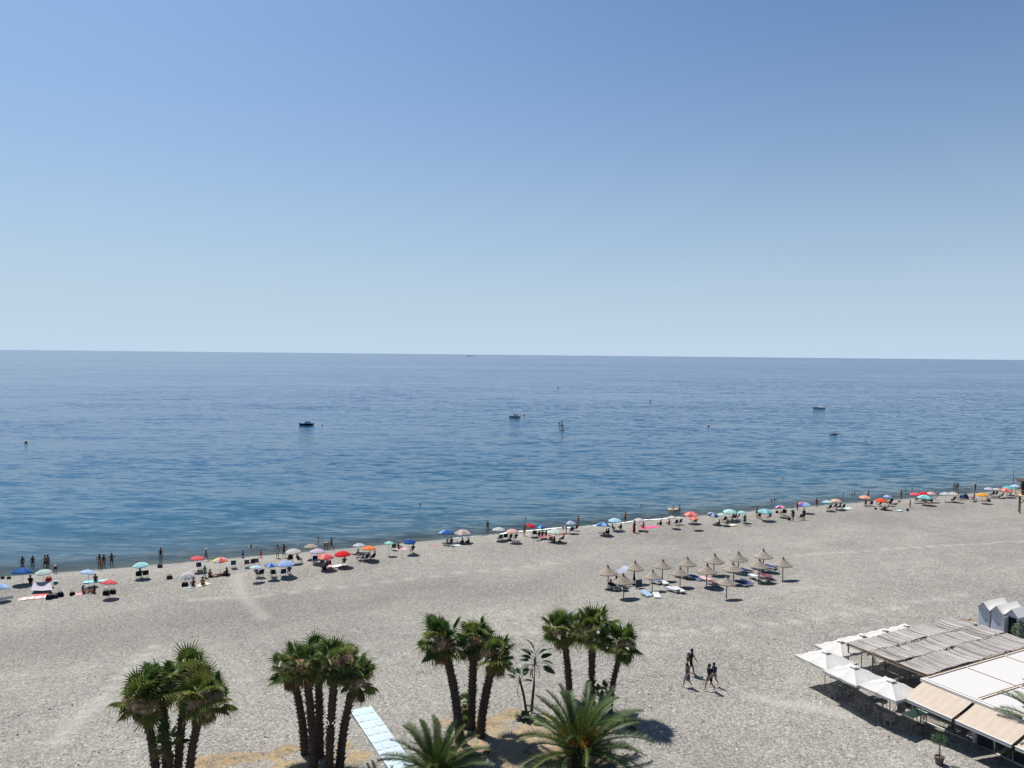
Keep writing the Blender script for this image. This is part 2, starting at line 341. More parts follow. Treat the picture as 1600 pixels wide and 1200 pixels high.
# ------------------------------------------------------------------ the setting: ground, sea
def grow(a, b, start, fac):
    o = [a]; st = start
    while o[-1] < b: o.append(o[-1] + st); st *= fac
    return o
SANDP = [(370, 1184, .8), (340, 1189, .8), (312, 1193, .7), (395, 1181, .6), (270, 1240, 1.4), (430, 1176, .6), (450, 1170, .6), (498, 1203, 1.5), (535, 1168, .7), (445, 1200, .9), (555, 1185, .7), (240, 1152, .3),
         (765, 1130, 1.0), (800, 1118, .8), (740, 1160, 1.4), (820, 1150, 1.5), (850, 1132, 1.1), (800, 1180, 1.6), (880, 1170, 1.5), (940, 1130, 1.2), (972, 1126, .8), (920, 1190, 1.0), (720, 1190, 1.4), (845, 1200, 1.4), (995, 1142, .5), (700, 1130, .6)]
def build_ground():
    xs = [-x for x in grow(75, 390000, 3, 1.35)][::-1] + list(np.arange(-74.6, 125, .4)) + grow(126, 390000, 3, 1.35)
    ds = [-400, -200, -100, -60, -40, -25, -15, -10] + list(np.arange(-7, 80, .35)) + grow(81, 2500, 2, 1.35)
    X, D = np.meshgrid(np.array(xs), np.array(ds))
    SYv = np.interp(X, SX, SY); Y = SYv - D / CS
    Z = np.interp(D, DD, DH)
    # low footprints and hummocks
    rs = np.random.RandomState(3); Zn = np.zeros_like(Z)
    for k in range(34):
        wl_ = 1.2 * 1.13 ** k if k < 20 else 3 * 1.1 ** (k - 20); a = rs.uniform(0, 6.28); ph = rs.uniform(0, 6.28)
        Zn += np.sin((X * math.cos(a) + Y * math.sin(a)) * 2 * math.pi / wl_ + ph) * wl_ * .0022
    Z = Z + Zn * np.clip((D - 2) / 10, 0, 1) * (np.abs(X) < 500)
    sand = np.zeros_like(Z)
    for px, py, r in SANDP:
        q = on(px, py, RG); dd = np.hypot(X - q.x, Y - q.y) / r
        sand = np.maximum(sand, np.clip(1.25 - dd * .75, 0, 1)); Z = Z + .10 * np.exp(-dd * dd) * (r > 1.4)
    track = np.zeros_like(Z)
    for pl in ([(372, 897), (371, 905), (374, 920), (384, 936), (400, 952), (412, 966)], [(1600, 846), (1480, 852), (1330, 862), (1250, 868)], [(300, 938), (420, 930), (640, 905), (860, 880)], [(1180, 1090), (1230, 1100), (1330, 1120)], [(700, 1000), (860, 985), (1040, 990), (1280, 968), (1500, 930)], [(90, 1160), (160, 1090), (240, 1010)]):
        pts = [at(*q) for q in pl]
        for a, b in zip(pts, pts[1:]):
            for s_ in np.linspace(0, 1, 7):
                q = a.lerp(b, s_); dd = np.hypot(X - q.x, Y - q.y)
                track = np.maximum(track, np.clip(1 - np.abs(dd - .1) / .9, 0, 1))
    wet = np.clip((2.2 - D) / 1.6, 0, 1)
    dark_band = np.exp(-((D - 31 - 2.5 * np.sin(X * .09)) / 7.5) ** 2) * np.clip(.75 - X * .018, .18, 1) + .35 * np.exp(-((D - 14) / 4.0) ** 2)  # darker pebble band along the berm, strongest left, and a fainter one seaward
    ny, nx = X.shape
    me = bpy.data.meshes.new('beach')
    co = np.stack([X, Y, Z], -1).reshape(-1, 3)
    idx = np.arange(nx * ny).reshape(ny, nx)
    q = np.stack([idx[:-1, :-1], idx[1:, :-1], idx[1:, 1:], idx[:-1, 1:]], -1).reshape(-1, 4)
    me.vertices.add(len(co)); me.vertices.foreach_set('co', co.ravel().astype('f'))
    me.loops.add(q.size); me.loops.foreach_set('vertex_index', q.ravel().astype('i'))
    me.polygons.add(len(q)); me.polygons.foreach_set('loop_start', (np.arange(len(q)) * 4).astype('i'))
    me.update(calc_edges=True); me.validate()
    me.polygons.foreach_set('use_smooth', [True] * len(me.polygons))
    for nm, ar in (('sand', sand), ('track', track), ('wet', wet), ('dark_band', dark_band)):
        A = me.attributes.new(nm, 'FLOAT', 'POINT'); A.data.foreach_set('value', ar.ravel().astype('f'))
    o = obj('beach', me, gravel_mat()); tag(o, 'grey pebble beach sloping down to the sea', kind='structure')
def build_sea():
    xs = [-x for x in grow(90, 390000, 6, 1.4)][::-1] + list(np.arange(-88, 150, 2.0)) + grow(152, 390000, 6, 1.4)
    ds = [-.35, 0, .3, .7, 1.2, 2, 3, 4, 5.5, 7, 9, 12, 16, 22, 30, 42, 60, 85, 120, 180, 260, 400, 700, 1500, 4000, 12000, 40000, 120000, 300000]
    X, D = np.meshgrid(np.array(xs), np.array(ds)); SYv = np.interp(X, SX, SY)
    Y = SYv + D / CS + .35 * np.sin(X * .35) * np.exp(-np.abs(D) / 6) + .2 * np.sin(X * .93 + 1) * np.exp(-np.abs(D) / 4)
    Z = np.zeros_like(X) + .004
    ny, nx = X.shape; me = bpy.data.meshes.new('sea')
    idx = np.arange(nx * ny).reshape(ny, nx)
    q = np.stack([idx[:-1, :-1], idx[:-1, 1:], idx[1:, 1:], idx[1:, :-1]], -1).reshape(-1, 4)
    me.from_pydata(np.stack([X, Y, Z], -1).reshape(-1, 3).tolist(), [], q.tolist()); me.update()
    A = me.attributes.new('shoredist', 'FLOAT', 'POINT'); A.data.foreach_set('value', np.maximum(D, 0).ravel().astype('f'))
    o = obj('sea', me, water_mat()); tag(o, 'calm blue sea with small ripples to the horizon', kind='structure')
    # foam line where the ripples break
    v = []; f = []; dn = []
    xs = list(np.arange(-75, 130, .5)); hs = [-1.0, -.5, 0, .5, 1.1]
    for x in xs:
        k = .5 + .5 * math.sin(x * .21 + .6) * math.sin(x * .083 + 1.9)
        lane = .86 if -9 < x < 33 else (.55 if x > 33 else .45)
        wv = .35 * math.sin(x * .35) + .2 * math.sin(x * .93 + 1)
        for j, h in enumerate(hs):
            v.append((x, shore(x) + wv + h * (1.0 if lane > .8 else .8), max(.02, gd(-(h) * CS) + .03)))
            dn.append(([0, .55, .72, .5, 0][j]) * (lane + .35 * k))
    n = len(hs)
    for i in range(len(xs) - 1):
        for j in range(n - 1): f.append((i * n + j, (i + 1) * n + j, (i + 1) * n + j + 1, i * n + j + 1))
    me = bpy.data.meshes.new('foam'); me.from_pydata(v, [], f); me.update()
    A = me.attributes.new('dense', 'FLOAT', 'POINT'); A.data.foreach_set('value', dn)
    tag(obj('foam', me, foam_mat()), 'thin white foam line along the waterline', kind='stuff')
build_ground(); build_sea()

# boardwalk of pale blue panels
def boardwalk():
    m = mat('pale_blue_plastic', (.42, .51, .56), rough=.55, var=.14, scale=1.7, rnd=.06)
    dk = mat('slot_dark', (.03, .04, .05), rough=.8)
    a = on(553, 1121, RG + .05); o0 = a - VV * .95
    t = thing('boardwalk', 'pale blue panel walkway laid on the gravel beside the second palm clump', 'walkway', (o0.x, o0.y, RG + .06), UANG)
    def slab():
        b = MB(); b.box((.23, -.458, .03), (.458, .915, .05)); return b.mesh('panel')
    def slot():
        b = MB(); b.box((.225, -.015, .0545), (.24, .035, .006)); return b.mesh('handle_slot')
    sm = cached('slab', slab); st = cached('slot', slot)
    for j in range(12):
        for i in range(3):
            s = obj('panel', sm, m, t, (i * .465, -j * .93, R.uniform(-.006, .006)), (R.uniform(-.01, .01), R.uniform(-.01, .01), 0))
            obj('handle_slot', st, dk, s)
boardwalk()

# ------------------------------------------------------------------ people
POSES = {}
def P(**k): return {a: Vector(b) for a, b in k.items()}
def sym(d):
    o = {}
    for k, v in d.items():
        if k[0] in 'ehkwastf' and k[1:] in ('',) : pass
        o[k] = Vector(v)
    return o
def pose(name, pel, waist, chest, neck, head, sh, el, wr, hip, knee, ank, toe, elr=None, wrr=None, kneer=None, ankr=None, toer=None):
    mx = lambda v: (-v[0], v[1], v[2])
    POSES[name] = dict(pel=pel, waist=waist, chest=chest, neck=neck, head=head, shL=sh, shR=mx(sh), elL=el, elR=elr or mx(el), wrL=wr, wrR=wrr or mx(wr),
                       hipL=hip, hipR=mx(hip), knL=knee, knR=kneer or mx(knee), anL=ank, anR=ankr or mx(ank), toL=toe, toR=toer or mx(toe))
pose('stand', (0, 0, .93), (0, 0, 1.10), (0, -.01, 1.29), (0, 0, 1.46), (0, .02, 1.60), (.18, 0, 1.39), (.25, -.02, 1.12), (.26, .05, .87), (.09, 0, .88), (.11, .02, .49), (.11, -.02, .08), (.13, .14, .03))
pose('akimbo', (0, 0, .93), (0, 0, 1.10), (0, -.01, 1.29), (0, 0, 1.46), (0, .02, 1.60), (.18, 0, 1.39), (.39, -.06, 1.16), (.19, .03, 1.02), (.09, 0, .88), (.13, .02, .49), (.14, -.02, .08), (.16, .14, .03))
pose('walk', (0, 0, .92), (0, .01, 1.09), (0, .03, 1.28), (0, .05, 1.45), (0, .08, 1.59), (.18, .03, 1.38), (.25, -.10, 1.14), (.25, -.12, .88), (.09, 0, .87), (.10, .22, .52), (.10, .28, .10), (.11, .44, .05),
     elr=(-.25, .10, 1.12), wrr=(-.23, .28, .93), kneer=(-.10, -.03, .48), ankr=(-.10, -.34, .14), toer=(-.11, -.20, .03))
pose('bend', (0, -.10, .90), (0, .06, 1.02), (0, .26, 1.05), (0, .43, 1.0), (0, .55, .95), (.17, .36, 1.02), (.20, .42, .75), (.15, .48, .50), (.09, -.08, .85), (.11, .02, .48), (.11, -.02, .08), (.13, .14, .03))
pose('sitchair', (0, .02, .44), (0, -.04, .60), (0, -.12, .78), (0, -.17, .94), (0, -.15, 1.08), (.18, -.13, .88), (.27, .0, .66), (.24, .22, .60), (.09, .04, .43), (.13, .46, .46), (.13, .52, .09), (.14, .68, .04))
pose('sitground', (0, 0, .12), (0, -.04, .28), (0, -.06, .47), (0, -.04, .64), (0, -.01, .78), (.18, -.06, .57), (.24, .10, .38), (.17, .33, .40), (.09, .03, .12), (.15, .40, .40), (.13, .66, .07), (.14, .80, .04))
pose('leanback', (0, 0, .12), (0, -.10, .26), (0, -.20, .42), (0, -.28, .57), (0, -.29, .72), (.18, -.26, .50), (.24, -.42, .27), (.22, -.50, .05), (.09, .05, .12), (.12, .46, .20), (.12, .88, .08), (.13, .93, .19))
pose('lie', (0, 0, .12), (0, -.18, .13), (0, -.38, .15), (0, -.55, .16), (0, -.70, .18), (.17, -.48, .15), (.27, -.25, .10), (.22, -.02, .08), (.09, .04, .12), (.12, .46, .12), (.12, .88, .08), (.14, .93, .19))
pose('float', (0, 0, -.35), (0, .0, -.25), (0, 0, -.12), (0, .02, .03), (0, .04, .15), (.18, 0, -.04), (.40, .15, -.02), (.62, .25, .02), (.09, 0, -.45), (.1, -.1, -.6), (.1, -.3, -.8), (.1, -.3, -.9))
RADII = dict(pel=.135, waist=.115, chest=.145, neck=.052, head=.092, sh=.062, el=.042, wr=.030, hip=.092, kn=.062, an=.040, to=.036)
def skin_mesh(name, pts, edges, rads, root, level=1):
    me = bpy.data.meshes.new(name + '_src'); me.from_pydata([tuple(p) for p in pts], edges, [])
    o = bpy.data.objects.new(name, me); COL.objects.link(o)
    md = o.modifiers.new('skin', 'SKIN'); md.use_smooth_shade = True
    for i, r in enumerate(rads):
        sv = me.skin_vertices[0].data[i]; sv.radius = r if isinstance(r, tuple) else (r, r); sv.use_root = (i == root)
    if level: s = o.modifiers.new('sub', 'SUBSURF'); s.levels = level; s.render_levels = level
    dg = bpy.context.evaluated_depsgraph_get(); dg.update()
    out = bpy.data.meshes.new_from_object(o.evaluated_get(dg)); out.name = name
    bpy.data.objects.remove(o); bpy.data.meshes.remove(me)
    return out
def add_to(me, mb):
    """append plain geometry to a mesh"""
    bm = bmesh.new(); bm.from_mesh(me)
    vs = [bm.verts.new(v) for v in mb.v]
    for f in mb.f:
        try: fc = bm.faces.new([vs[i] for i in f]); fc.smooth = True
        except ValueError: pass
    bm.to_mesh(me); bm.free(); return me
def body_mesh(pn):
    q = POSES[pn]; keys = list(q); ix = {k: i for i, k in enumerate(keys)}
    E_ = [('pel', 'waist'), ('waist', 'chest'), ('chest', 'neck'), ('neck', 'head'), ('pel', 'hipL'), ('pel', 'hipR')]
    for s in 'LR': E_ += [('chest', 'sh' + s), ('sh' + s, 'el' + s), ('el' + s, 'wr' + s), ('hip' + s, 'kn' + s), ('kn' + s, 'an' + s), ('an' + s, 'to' + s)]
    pts = [q[k] for k in keys]; rad = [RADII[k if k in RADII else k[:2] if k[:2] in RADII else k[:3]] for k in keys]
    ed = [(ix[a], ix[b]) for a, b in E_]
    h = Vector(q['head']); nk = Vector(q['neck']); d = (h - nk).normalized()
    pts.append(tuple(h + d * .10)); rad.append(.072); ed.append((ix['head'], len(pts) - 1))
    me = skin_mesh('body_' + pn, pts, ed, rad, ix['pel'], 1)
    ex = MB()
    fr = Vector((0, 1, 0)) if abs(d.y) < .7 else Vector((0, 0, -1))
    ex.add([h + fr * .115 + d * .0, h + fr * .07 + Vector((.015, 0, 0)) - d * .01, h + fr * .07 - Vector((.015, 0, 0)) - d * .01, h + fr * .075 + d * .05], [(0, 1, 3), (0, 3, 2), (0, 2, 1), (1, 2, 3)])
    for s in (-1, 1): ex.box(h + Vector((s * .092, 0, 0)), (.018, .03, .05))
    for s in 'LR':
        w = Vector(q['wr' + s]); e = Vector(q['el' + s]); dd = (w - e).normalized(); sx = 1 if s == 'L' else -1
        side = dd.cross(Vector((sx, 0, 0)));
        if side.length < .1: side = Vector((0, 1, 0))
        side.normalize(); nrm = dd.cross(side)
        ex.tube([w - dd * .01, w + dd * .04, w + dd * .09], [.026, .034, .032], 6)
        for i, ln in enumerate((.065, .078, .072, .055)):
            b = w + dd * .08 + side * (i - 1.5) * .018
            ex.tube([b, b + dd * ln * .55 + nrm * .004, b + dd * ln + nrm * .018], [.009, .008, .006], 4)
        b = w + dd * .03 + side * .028; ex.tube([b, b + side * .025 + dd * .03, b + side * .028 + dd * .06], [.010, .009, .007], 4)
    return add_to(me, ex)
def lerp(a, b, t): return Vector(a).lerp(Vector(b), t)
def cloth_mesh(pn, kind):
    q = POSES[pn]
    if kind in ('trunks', 'longshorts'):
        t = .35 if kind == 'trunks' else .78
        pts = [lerp(q['pel'], q['waist'], .45), q['pel'], q['hipL'], lerp(q['hipL'], q['knL'], t), q['hipR'], lerp(q['hipR'], q['knR'], t)]
        return skin_mesh(kind + pn, pts, [(0, 1), (1, 2), (2, 3), (1, 4), (4, 5)], [.140, .152, .112, .098, .112, .098], 1, 1)
    if kind in ('shirt', 'vest', 'swimsuit'):
        pts = [lerp(q['pel'], q['waist'], -.1 if kind != 'swimsuit' else -.5), q['waist'], q['chest'], lerp(q['chest'], q['neck'], .45)]
        ed = [(0, 1), (1, 2), (2, 3)]; rd = [.150, .138, .162, .085]
        if kind == 'shirt':
            for s in 'LR':
                pts += [q['sh' + s], lerp(q['sh' + s], q['el' + s], .6)]; n = len(pts); ed += [(2, n - 2), (n - 2, n - 1)]; rd += [.078, .064]
        if kind == 'swimsuit': rd = [.145, .128, .155, .075]
        return skin_mesh(kind + pn, pts, ed, rd, 1, 1)
    if kind in ('dress', 'skirt', 'pareo'):
        top = lerp(q['waist'], q['pel'], .4) if kind != 'dress' else lerp(q['chest'], q['waist'], -.2)
        low = (lerp(q['hipL'], q['hipR'], .5) + (lerp(q['knL'], q['knR'], .5) - lerp(q['hipL'], q['hipR'], .5)) * (.85 if kind != 'pareo' else 1.8))
        mid = Vector(q['pel'])
        b = MB(); w = .27 if pn == 'walk' else .20
        if kind == 'pareo': w *= 1.15
        st = [(Vector(top), .155), (lerp(top, mid, .5), .150), (mid, .170), (lerp(mid, low, .5), .17 + .5 * (w - .17)), (Vector(low), w)]
        n = 16; vs = []; fs = []
        for p, r in st:
            for k in range(n): a = 2 * math.pi * k / n; rr = r * (1 + .05 * math.sin(a * 5 + p.z * 9)); vs.append((p.x + rr * math.cos(a), p.y + rr * .85 * math.sin(a), p.z))
        for i in range(len(st) - 1):
            for k in range(n): fs.append((i * n + k, (i + 1) * n + k, (i + 1) * n + (k + 1) % n, i * n + (k + 1) % n))
        b.add(vs, fs); return b.mesh(kind, True)
    if kind in ('hair', 'longhair', 'hat', 'cap'):
        h = Vector(q['head']); d = (h - Vector(q['neck'])).normalized(); b = MB()
        if kind == 'hat':
            b.lathe([(.24, -.03), (.245, -.02), (.11, .02), (.105, .09), (.07, .12), (.001, .125)], 14, c=tuple(h + d * .06))
        else:
            n = 10; c = h + d * .045 - Vector((0, .018, 0)); prof = [(.02, .125), (.075, .10), (.108, .045), (.112, -.02), (.098, -.07)]
            b.lathe(prof, n, c=tuple(c)); b.lathe([(.001, .13), (.02, .125)], n, c=tuple(c))
            if kind == 'longhair': b.tube([h - Vector((0, .07, -.02)), h - Vector((0, .11, .10)), h - Vector((0, .12, .24))], [.07, .075, .03], 7)
            if kind == 'cap': b.box(tuple(h + Vector((0, .14, .07))), (.13, .12, .015))
        return b.mesh(kind, True)
SKIN = {'tan': (.34, .18, .105), 'dark': (.10, .048, .028), 'pale': (.42, .25, .17), 'brown': (.21, .105, .06)}
def person(loc, label, pn='stand', rz=SEA, sc=1.0, skin='tan', wear=(), hair=('hair', '#120c08'), group=None):
    t = thing('person', label, 'person', loc, rz, group, sc)
    ms = mat('skin_' + skin, SKIN[skin], rough=.55, var=.06, scale=6)
    bd = obj('body', cached('body' + pn, lambda: body_mesh(pn)), ms, t)
    for k, c in wear:
        obj({'trunks': 'shorts', 'longshorts': 'shorts'}.get(k, k), cached(k + pn, lambda k=k: cloth_mesh(pn, k)), cloth(c, .05), t)
    if hair: 
        obj({'longhair': 'hair'}.get(hair[0], hair[0]), cached(hair[0] + pn, lambda: cloth_mesh(pn, hair[0])), mat('hair_' + hair[1], hair[1], rough=.6), t)
        if hair[0] in ('hat',): obj('hair', cached('hair' + pn, lambda: cloth_mesh(pn, 'hair')), mat('hair_#1c120c', '#1c120c', rough=.6), t, sc=1.0)
    return t
HT = {'stand': 1.72, 'akimbo': 1.72, 'walk': 1.70, 'bend': 1.15, 'sitchair': 1.2, 'sitground': .9, 'leanback': .84, 'lie': .3, 'float': .3}
def scale_at(q): return F / (Vector(q) - Vector((0, 0, H))).dot(fw)       # px of the photograph per metre

FISH = {}
def stand_at(px, top, bot, pn='stand', **k):
    q = at(px, bot); s = (bot - top) / scale_at(q) / HT[pn]
    s = min(1.08, max(.84, s)) if pn in ('stand', 'walk', 'akimbo', 'bend') else 1.0
    return q, s
def wade_at(px, top, bot, pn='stand', sc=1.0):
    q = on(px, bot, 0.0); vis = (bot - top) / scale_at(q); full = HT[pn] * sc
    floor = g(q.x, q.y)
    q.z = max(floor, -(full - vis)) if full > vis else 0
    return q

# ------------------------------------------------------------------ beach furniture
DARKM = mat('dark_metal', (.05, .05, .055), rough=.4, metal=.6)
WHITEM = mat('white_paint', (.60, .60, .585), rough=.45, var=.05)
ALU = mat('aluminium', (.55, .55, .55), rough=.35, metal=.8)
def canopy_mesh(nc, tilt_drop=.38, seed=0):
    b = MB(); n = 8; sub = 4
    ru = random.Random(seed)
    for k in range(n):
        rows = []
        for i, (rr, zz) in enumerate([(0.02, 0), (.28, -.06), (.55, -.16), (.80, -.29), (1.0, -.43)]):
            row = []
            for j in range(sub + 1):
                a = 2 * math.pi * (k + j / sub) / n; mid = math.sin(math.pi * j / sub)
                r = rr * (1 - .045 * mid * rr); z = zz * tilt_drop / .43 + (.012 - .045 * mid) * rr
                row.append((r * math.cos(a), r * math.sin(a), z))
            rows.append(row)
        a_ = [(x, y, z - .085) for x, y, z in rows[-1]]; rows.append(a_)
        vs = [v for r_ in rows for v in r_]; W = sub + 1
        fs = [(i * W + j, (i + 1) * W + j, (i + 1) * W + j + 1, i * W + j + 1) for i in range(len(rows) - 1) for j in range(sub)]
        b.add(vs, fs, k % nc)
    return b.mesh('canopy')
def pole_mesh(): b = MB(); b.tube([(0, 0, -.05), (0, 0, 1.0)], .02, 8); return b.mesh('pole')
def ribs_mesh():
    b = MB()
    for k in range(8):
        a = 2 * math.pi * k / 8; b.tube([(0, 0, -.42), (.55 * math.cos(a), .55 * math.sin(a), -.20)], .008, 4, caps=False)
    return b.mesh('ribs')
PAR = 'beach parasols along the waterline'
def parasol(px, py, w, cols, label, tilt=0, tdir=0, h=2.05, mid=False):
    q = at(px, py, h) if not mid else at(px, py, h)
    r = w / scale_at(Vector((q.x, q.y, q.z + h))) / 2
    r = min(1.35, max(.55, r))
    t = thing('beach_parasol', label, 'parasol', q, R.uniform(0, 1), PAR)
    cols = cols if isinstance(cols, (list, tuple)) else [cols]
    nc = len(cols)
    obj('pole', cached('pole', pole_mesh), WHITEM, t, sc=(1, 1, h - (.02 if not tilt else .3)))
    e = (Matrix.Rotation(tdir - t.rotation_euler.z, 4, 'Z') @ Matrix.Rotation(tilt, 4, 'X') @ Matrix.Rotation(-(tdir - t.rotation_euler.z), 4, 'Z')).to_euler()
    can = obj('canopy', cached(('can', nc), lambda: canopy_mesh(nc)), [cloth(c, .30) for c in cols], t, (0, 0, h), e, (r, r, 1.05 * r))
    fin = MB(); fin.lathe([(.001, .07), (.018, .05), (.022, 0)], 6)
    obj('finial', cached('finial', lambda: fin.mesh('finial')), WHITEM, t, (0, 0, h - .01))
    obj('ribs', cached('ribs', ribs_mesh), ALU, t, (0, 0, h), e, (r, r, r))
    return t
def closed_parasol(px, top, bot, col, label, cat='closed parasol'):
    q = at(px, bot); s = (bot - top) / scale_at(q)
    t = thing('closed_parasol', label, cat, q); b = MB()
    b.lathe([(.02, s), (.05, s * .92), (.09, s * .6), (.13, s * .35), (.10, s * .27), (.03, s * .25)], 9)
    for i, v in enumerate(b.v): b.v[i] = (v[0] * (1 + .25 * math.sin(i * 2.4)), v[1] * (1 + .25 * math.cos(i * 1.7)), v[2])
    obj('folded_canopy', b, cloth(col, .05), t); p = MB(); p.tube([(0, 0, -.05), (0, 0, s * .9)], .02, 6); obj('pole', p, WHITEM, t)
    base = MB(); base.lathe([(.001, .0), (.2, 0), (.2, .06), (.06, .12), (.001, .12)], 10); obj('foot_weight', base, cloth(col, .0), t)
    return t
def beach_chair_meshes():
    fr = MB()
    for s in (-.27, .27):
        fr.tube([(s, .28, .02), (s, -.20, .36), (s, -.30, .42), (s, -.42, .92)], .014, 6)
        fr.tube([(s, -.34, .02), (s, .26, .38)], .014, 6); fr.tube([(s, -.34, .60), (s, .16, .58), (s, .24, .38)], .013, 6)
    for y, z in ((.28, .02), (-.34, .02), (-.42, .92), (.26, .38)): fr.tube([(-.27, y, z), (.27, y, z)], .013, 6)
    se = MB(); se.sheet(lambda u, v: (-.26 + .52 * u, .26 - .50 * v, .385 - .05 * math.sin(math.pi * u) * 1 + .02 * v - .04 * math.sin(math.pi * v)), 6, 5, thick=.012)
    ba = MB(); ba.sheet(lambda u, v: (-.26 + .52 * u, -.25 - .17 * v - .03 * math.sin(math.pi * u), .42 + .50 * v), 6, 5, thick=.012)
    ar = MB()
    for s in (-.29, .29): ar.box((s, -.08, .60), (.05, .42, .022))
    return [fr.mesh('frame'), se.mesh('seat'), ba.mesh('backrest'), ar.mesh('armrests')]
CH = 'folding beach chairs on the gravel'
def chair_at(q, col, label, rz=SEA, dk=False, sc=1.0):
    t = thing('beach_chair', label, 'beach chair', q, rz, CH, sc)
    ms = cached('chair', beach_chair_meshes)
    obj('frame', ms[0], DARKM if dk else ALU, t); obj('seat', ms[1], cloth(col, .08), t); obj('backrest', ms[2], cloth(col, .08), t); obj('armrests', ms[3], DARKM if dk else WHITEM, t)
    return t
def chair(px, bot, col, label, rz=SEA, dk=False): return chair_at(at(px, bot), col, label, rz, dk, 1.05)
def lounger_meshes():
    fr = MB()
    for s in (-.31, .31):
        fr.box((s, 0.0, .30), (.05, 1.9, .07))
        for y in (-.62, .62):
            fr.tube([(s, y, .30), (s * 1.03, y + .10, .15), (s * 1.02, y + .02, .0)], [.032, .028, .032], 6)
            fr.tube([(s, y - .28, .30), (s * 1.02, y - .12, .12), (s * 1.02, y + .02, .0)], [.024, .022, .028], 6)
    fr.box((0, .94, .30), (.66, .05, .07)); fr.box((0, -.94, .30), (.66, .05, .07))
    slat = MB(); slat.box((0, 0, 0), (.58, .10, .02))
    return fr.mesh('frame'), slat.mesh('slat')
LG = 'white loungers under the straw umbrellas'
def lounger_at(q, col, label, rz=SEA, raised=.0, sc=1.0, name='sun_lounger', cat='sun lounger', group=LG, frame=None):
    t = thing(name, label, cat, q, rz, group, sc)
    fr, sl = cached('lounger', lounger_meshes); fm = frame or WHITEM
    obj('frame', fr, fm, t)
    for i in range(8): obj('slat', sl, fm, t, (0, -.02 + i * .125, .345))
    # raised head part
    bk = MB(); bk.box((0, -.40, .0), (.58, .80, .025))
    obj('backrest', cached('lback', lambda: bk.mesh('backrest')), fm, t, (0, -.08, .345), (-raised, 0, 0))
    if col:
        a = MB(); a.sheet(lambda u, v: (-.30 + .60 * u, .88 - .96 * v, .39 + .008 * math.sin(9 * u + 7 * v)), 6, 6, thick=.035)
        obj('mat', cached('lmat', lambda: a.mesh('mat')), cloth(col, .0), t)
        c = MB(); c.sheet(lambda u, v: (-.30 + .60 * u, -.82 * v, .045 + .008 * math.sin(8 * u + 6 * v)), 6, 6, thick=.035)
        obj('mat', cached('lmat2', lambda: c.mesh('mat')), cloth(col, .0), t, (0, -.08, .345), (-raised, 0, 0))
    return t
def towel(px, py, w, l, col, label, rz=SEA, name='beach_towel', cat='towel', col2=None):
    q = at(px, py); b = MB(); ru = random.Random(int(px * 7 + py))
    p1, p2 = ru.uniform(0, 6), ru.uniform(0, 6)
    n = 8
    vs = b.sheet(lambda u, v: ((u - .5) * w + .03 * math.sin(5 * v + p1), (v - .5) * l + .03 * math.sin(6 * u + p2), .055 + .018 * math.sin(11 * u + p1) * math.sin(9 * v + p2)), n, n, thick=.02)
    ms = [cloth(col, .0)]
    if col2:
        for i in range(len(b.f)): b.m[i] = (i // n) % 2 if i < 2 * n * n else 0
        ms.append(cloth(col2, .0))
    o = obj(name, b, ms, None, q, (0, 0, rz)); return tag(o, label, cat)
def bag(px, py, col, label, s=.4, cat='bag', rz=.3, kind='tote'):
    q = at(px, py); t = thing('beach_bag', label, cat, q, rz)
    b = MB(); bm = [(s * .5, s * .26, 0), (s * .54, s * .30, s * .3), (s * .48, s * .26, s * .6), (s * .40, s * .12, s * .72)]
    n = 12; vs = []; fs = []
    ru = random.Random(int(px * 3 + py))
    for x, y, z in bm:
        for k in range(n): a = 2 * math.pi * k / n; j = ru.uniform(.9, 1.1); vs.append((x * math.copysign(abs(math.cos(a)) ** .6, math.cos(a)) * j, y * math.copysign(abs(math.sin(a)) ** .6, math.sin(a)) * j, z))
    for i in range(3):
        for k in range(n): fs.append((i * n + k, i * n + (k + 1) % n, (i + 1) * n + (k + 1) % n, (i + 1) * n + k))
    fs.append(tuple(range(3 * n, 4 * n))); b.add(vs, fs)
    obj('bag_body', b, cloth(col, 0), t)
    h = MB()
    for y in (-.10, .10): h.tube([(-s * .3, y * s, s * .65), (-s * .2, y * s, s * .95), (s * .2, y * s, s * .95), (s * .3, y * s, s * .65)], s * .03, 5)
    obj('handles', h, DARKM, t)
    return t
def cooler(px, py, col, label):
    q = at(px, py); t = thing('cool_box', label, 'cool box', q, .5); b = MB(); b.box((0, 0, .15), (.42, .28, .30)); obj('box', b, mat('plastic' + col, col, rough=.4), t)
    l = MB(); l.box((0, 0, .325), (.44, .30, .05)); obj('lid', l, WHITEM, t); h = MB(); h.tube([(-.2, 0, .34), (-.2, 0, .42), (.2, 0, .42), (.2, 0, .34)], .012, 5); obj('handle', h, WHITEM, t)

# ------------------------------------------------------------------ palms
LEAF = mat('fan_leaf_green', (.115, .180, .036), rough=.45, var=.35, scale=3.0, rnd=.30, trans=.42, spec=.35)
LEAFY = mat('fan_leaf_yellow_green', (.24, .26, .065), rough=.5, var=.35, scale=3.0, rnd=.25, trans=.42, spec=.3)
DEAD = mat('fan_leaf_dead', (.30, .19, .10), rough=.9, var=.35, scale=5, rnd=.30, trans=.35)
TASSEL = mat('seed_tassel', (.78, .56, .38), rough=.9, var=.3, scale=6, rnd=.15, trans=.4)
STALK = mat('leaf_stalk', (.12, .15, .05), rough=.5, var=.2)
BARK = mat('palm_bark', (.075, .055, .042), rough=.95, var=.45, scale=7, bump=.8)
BOOT = mat('leaf_base_bark', (.085, .058, .038), rough=.95, var=.4, scale=9)
DATE = mat('date_leaf_green', (.044, .074, .019), rough=.5, var=.3, scale=2, rnd=.3, trans=.25, spec=.25)
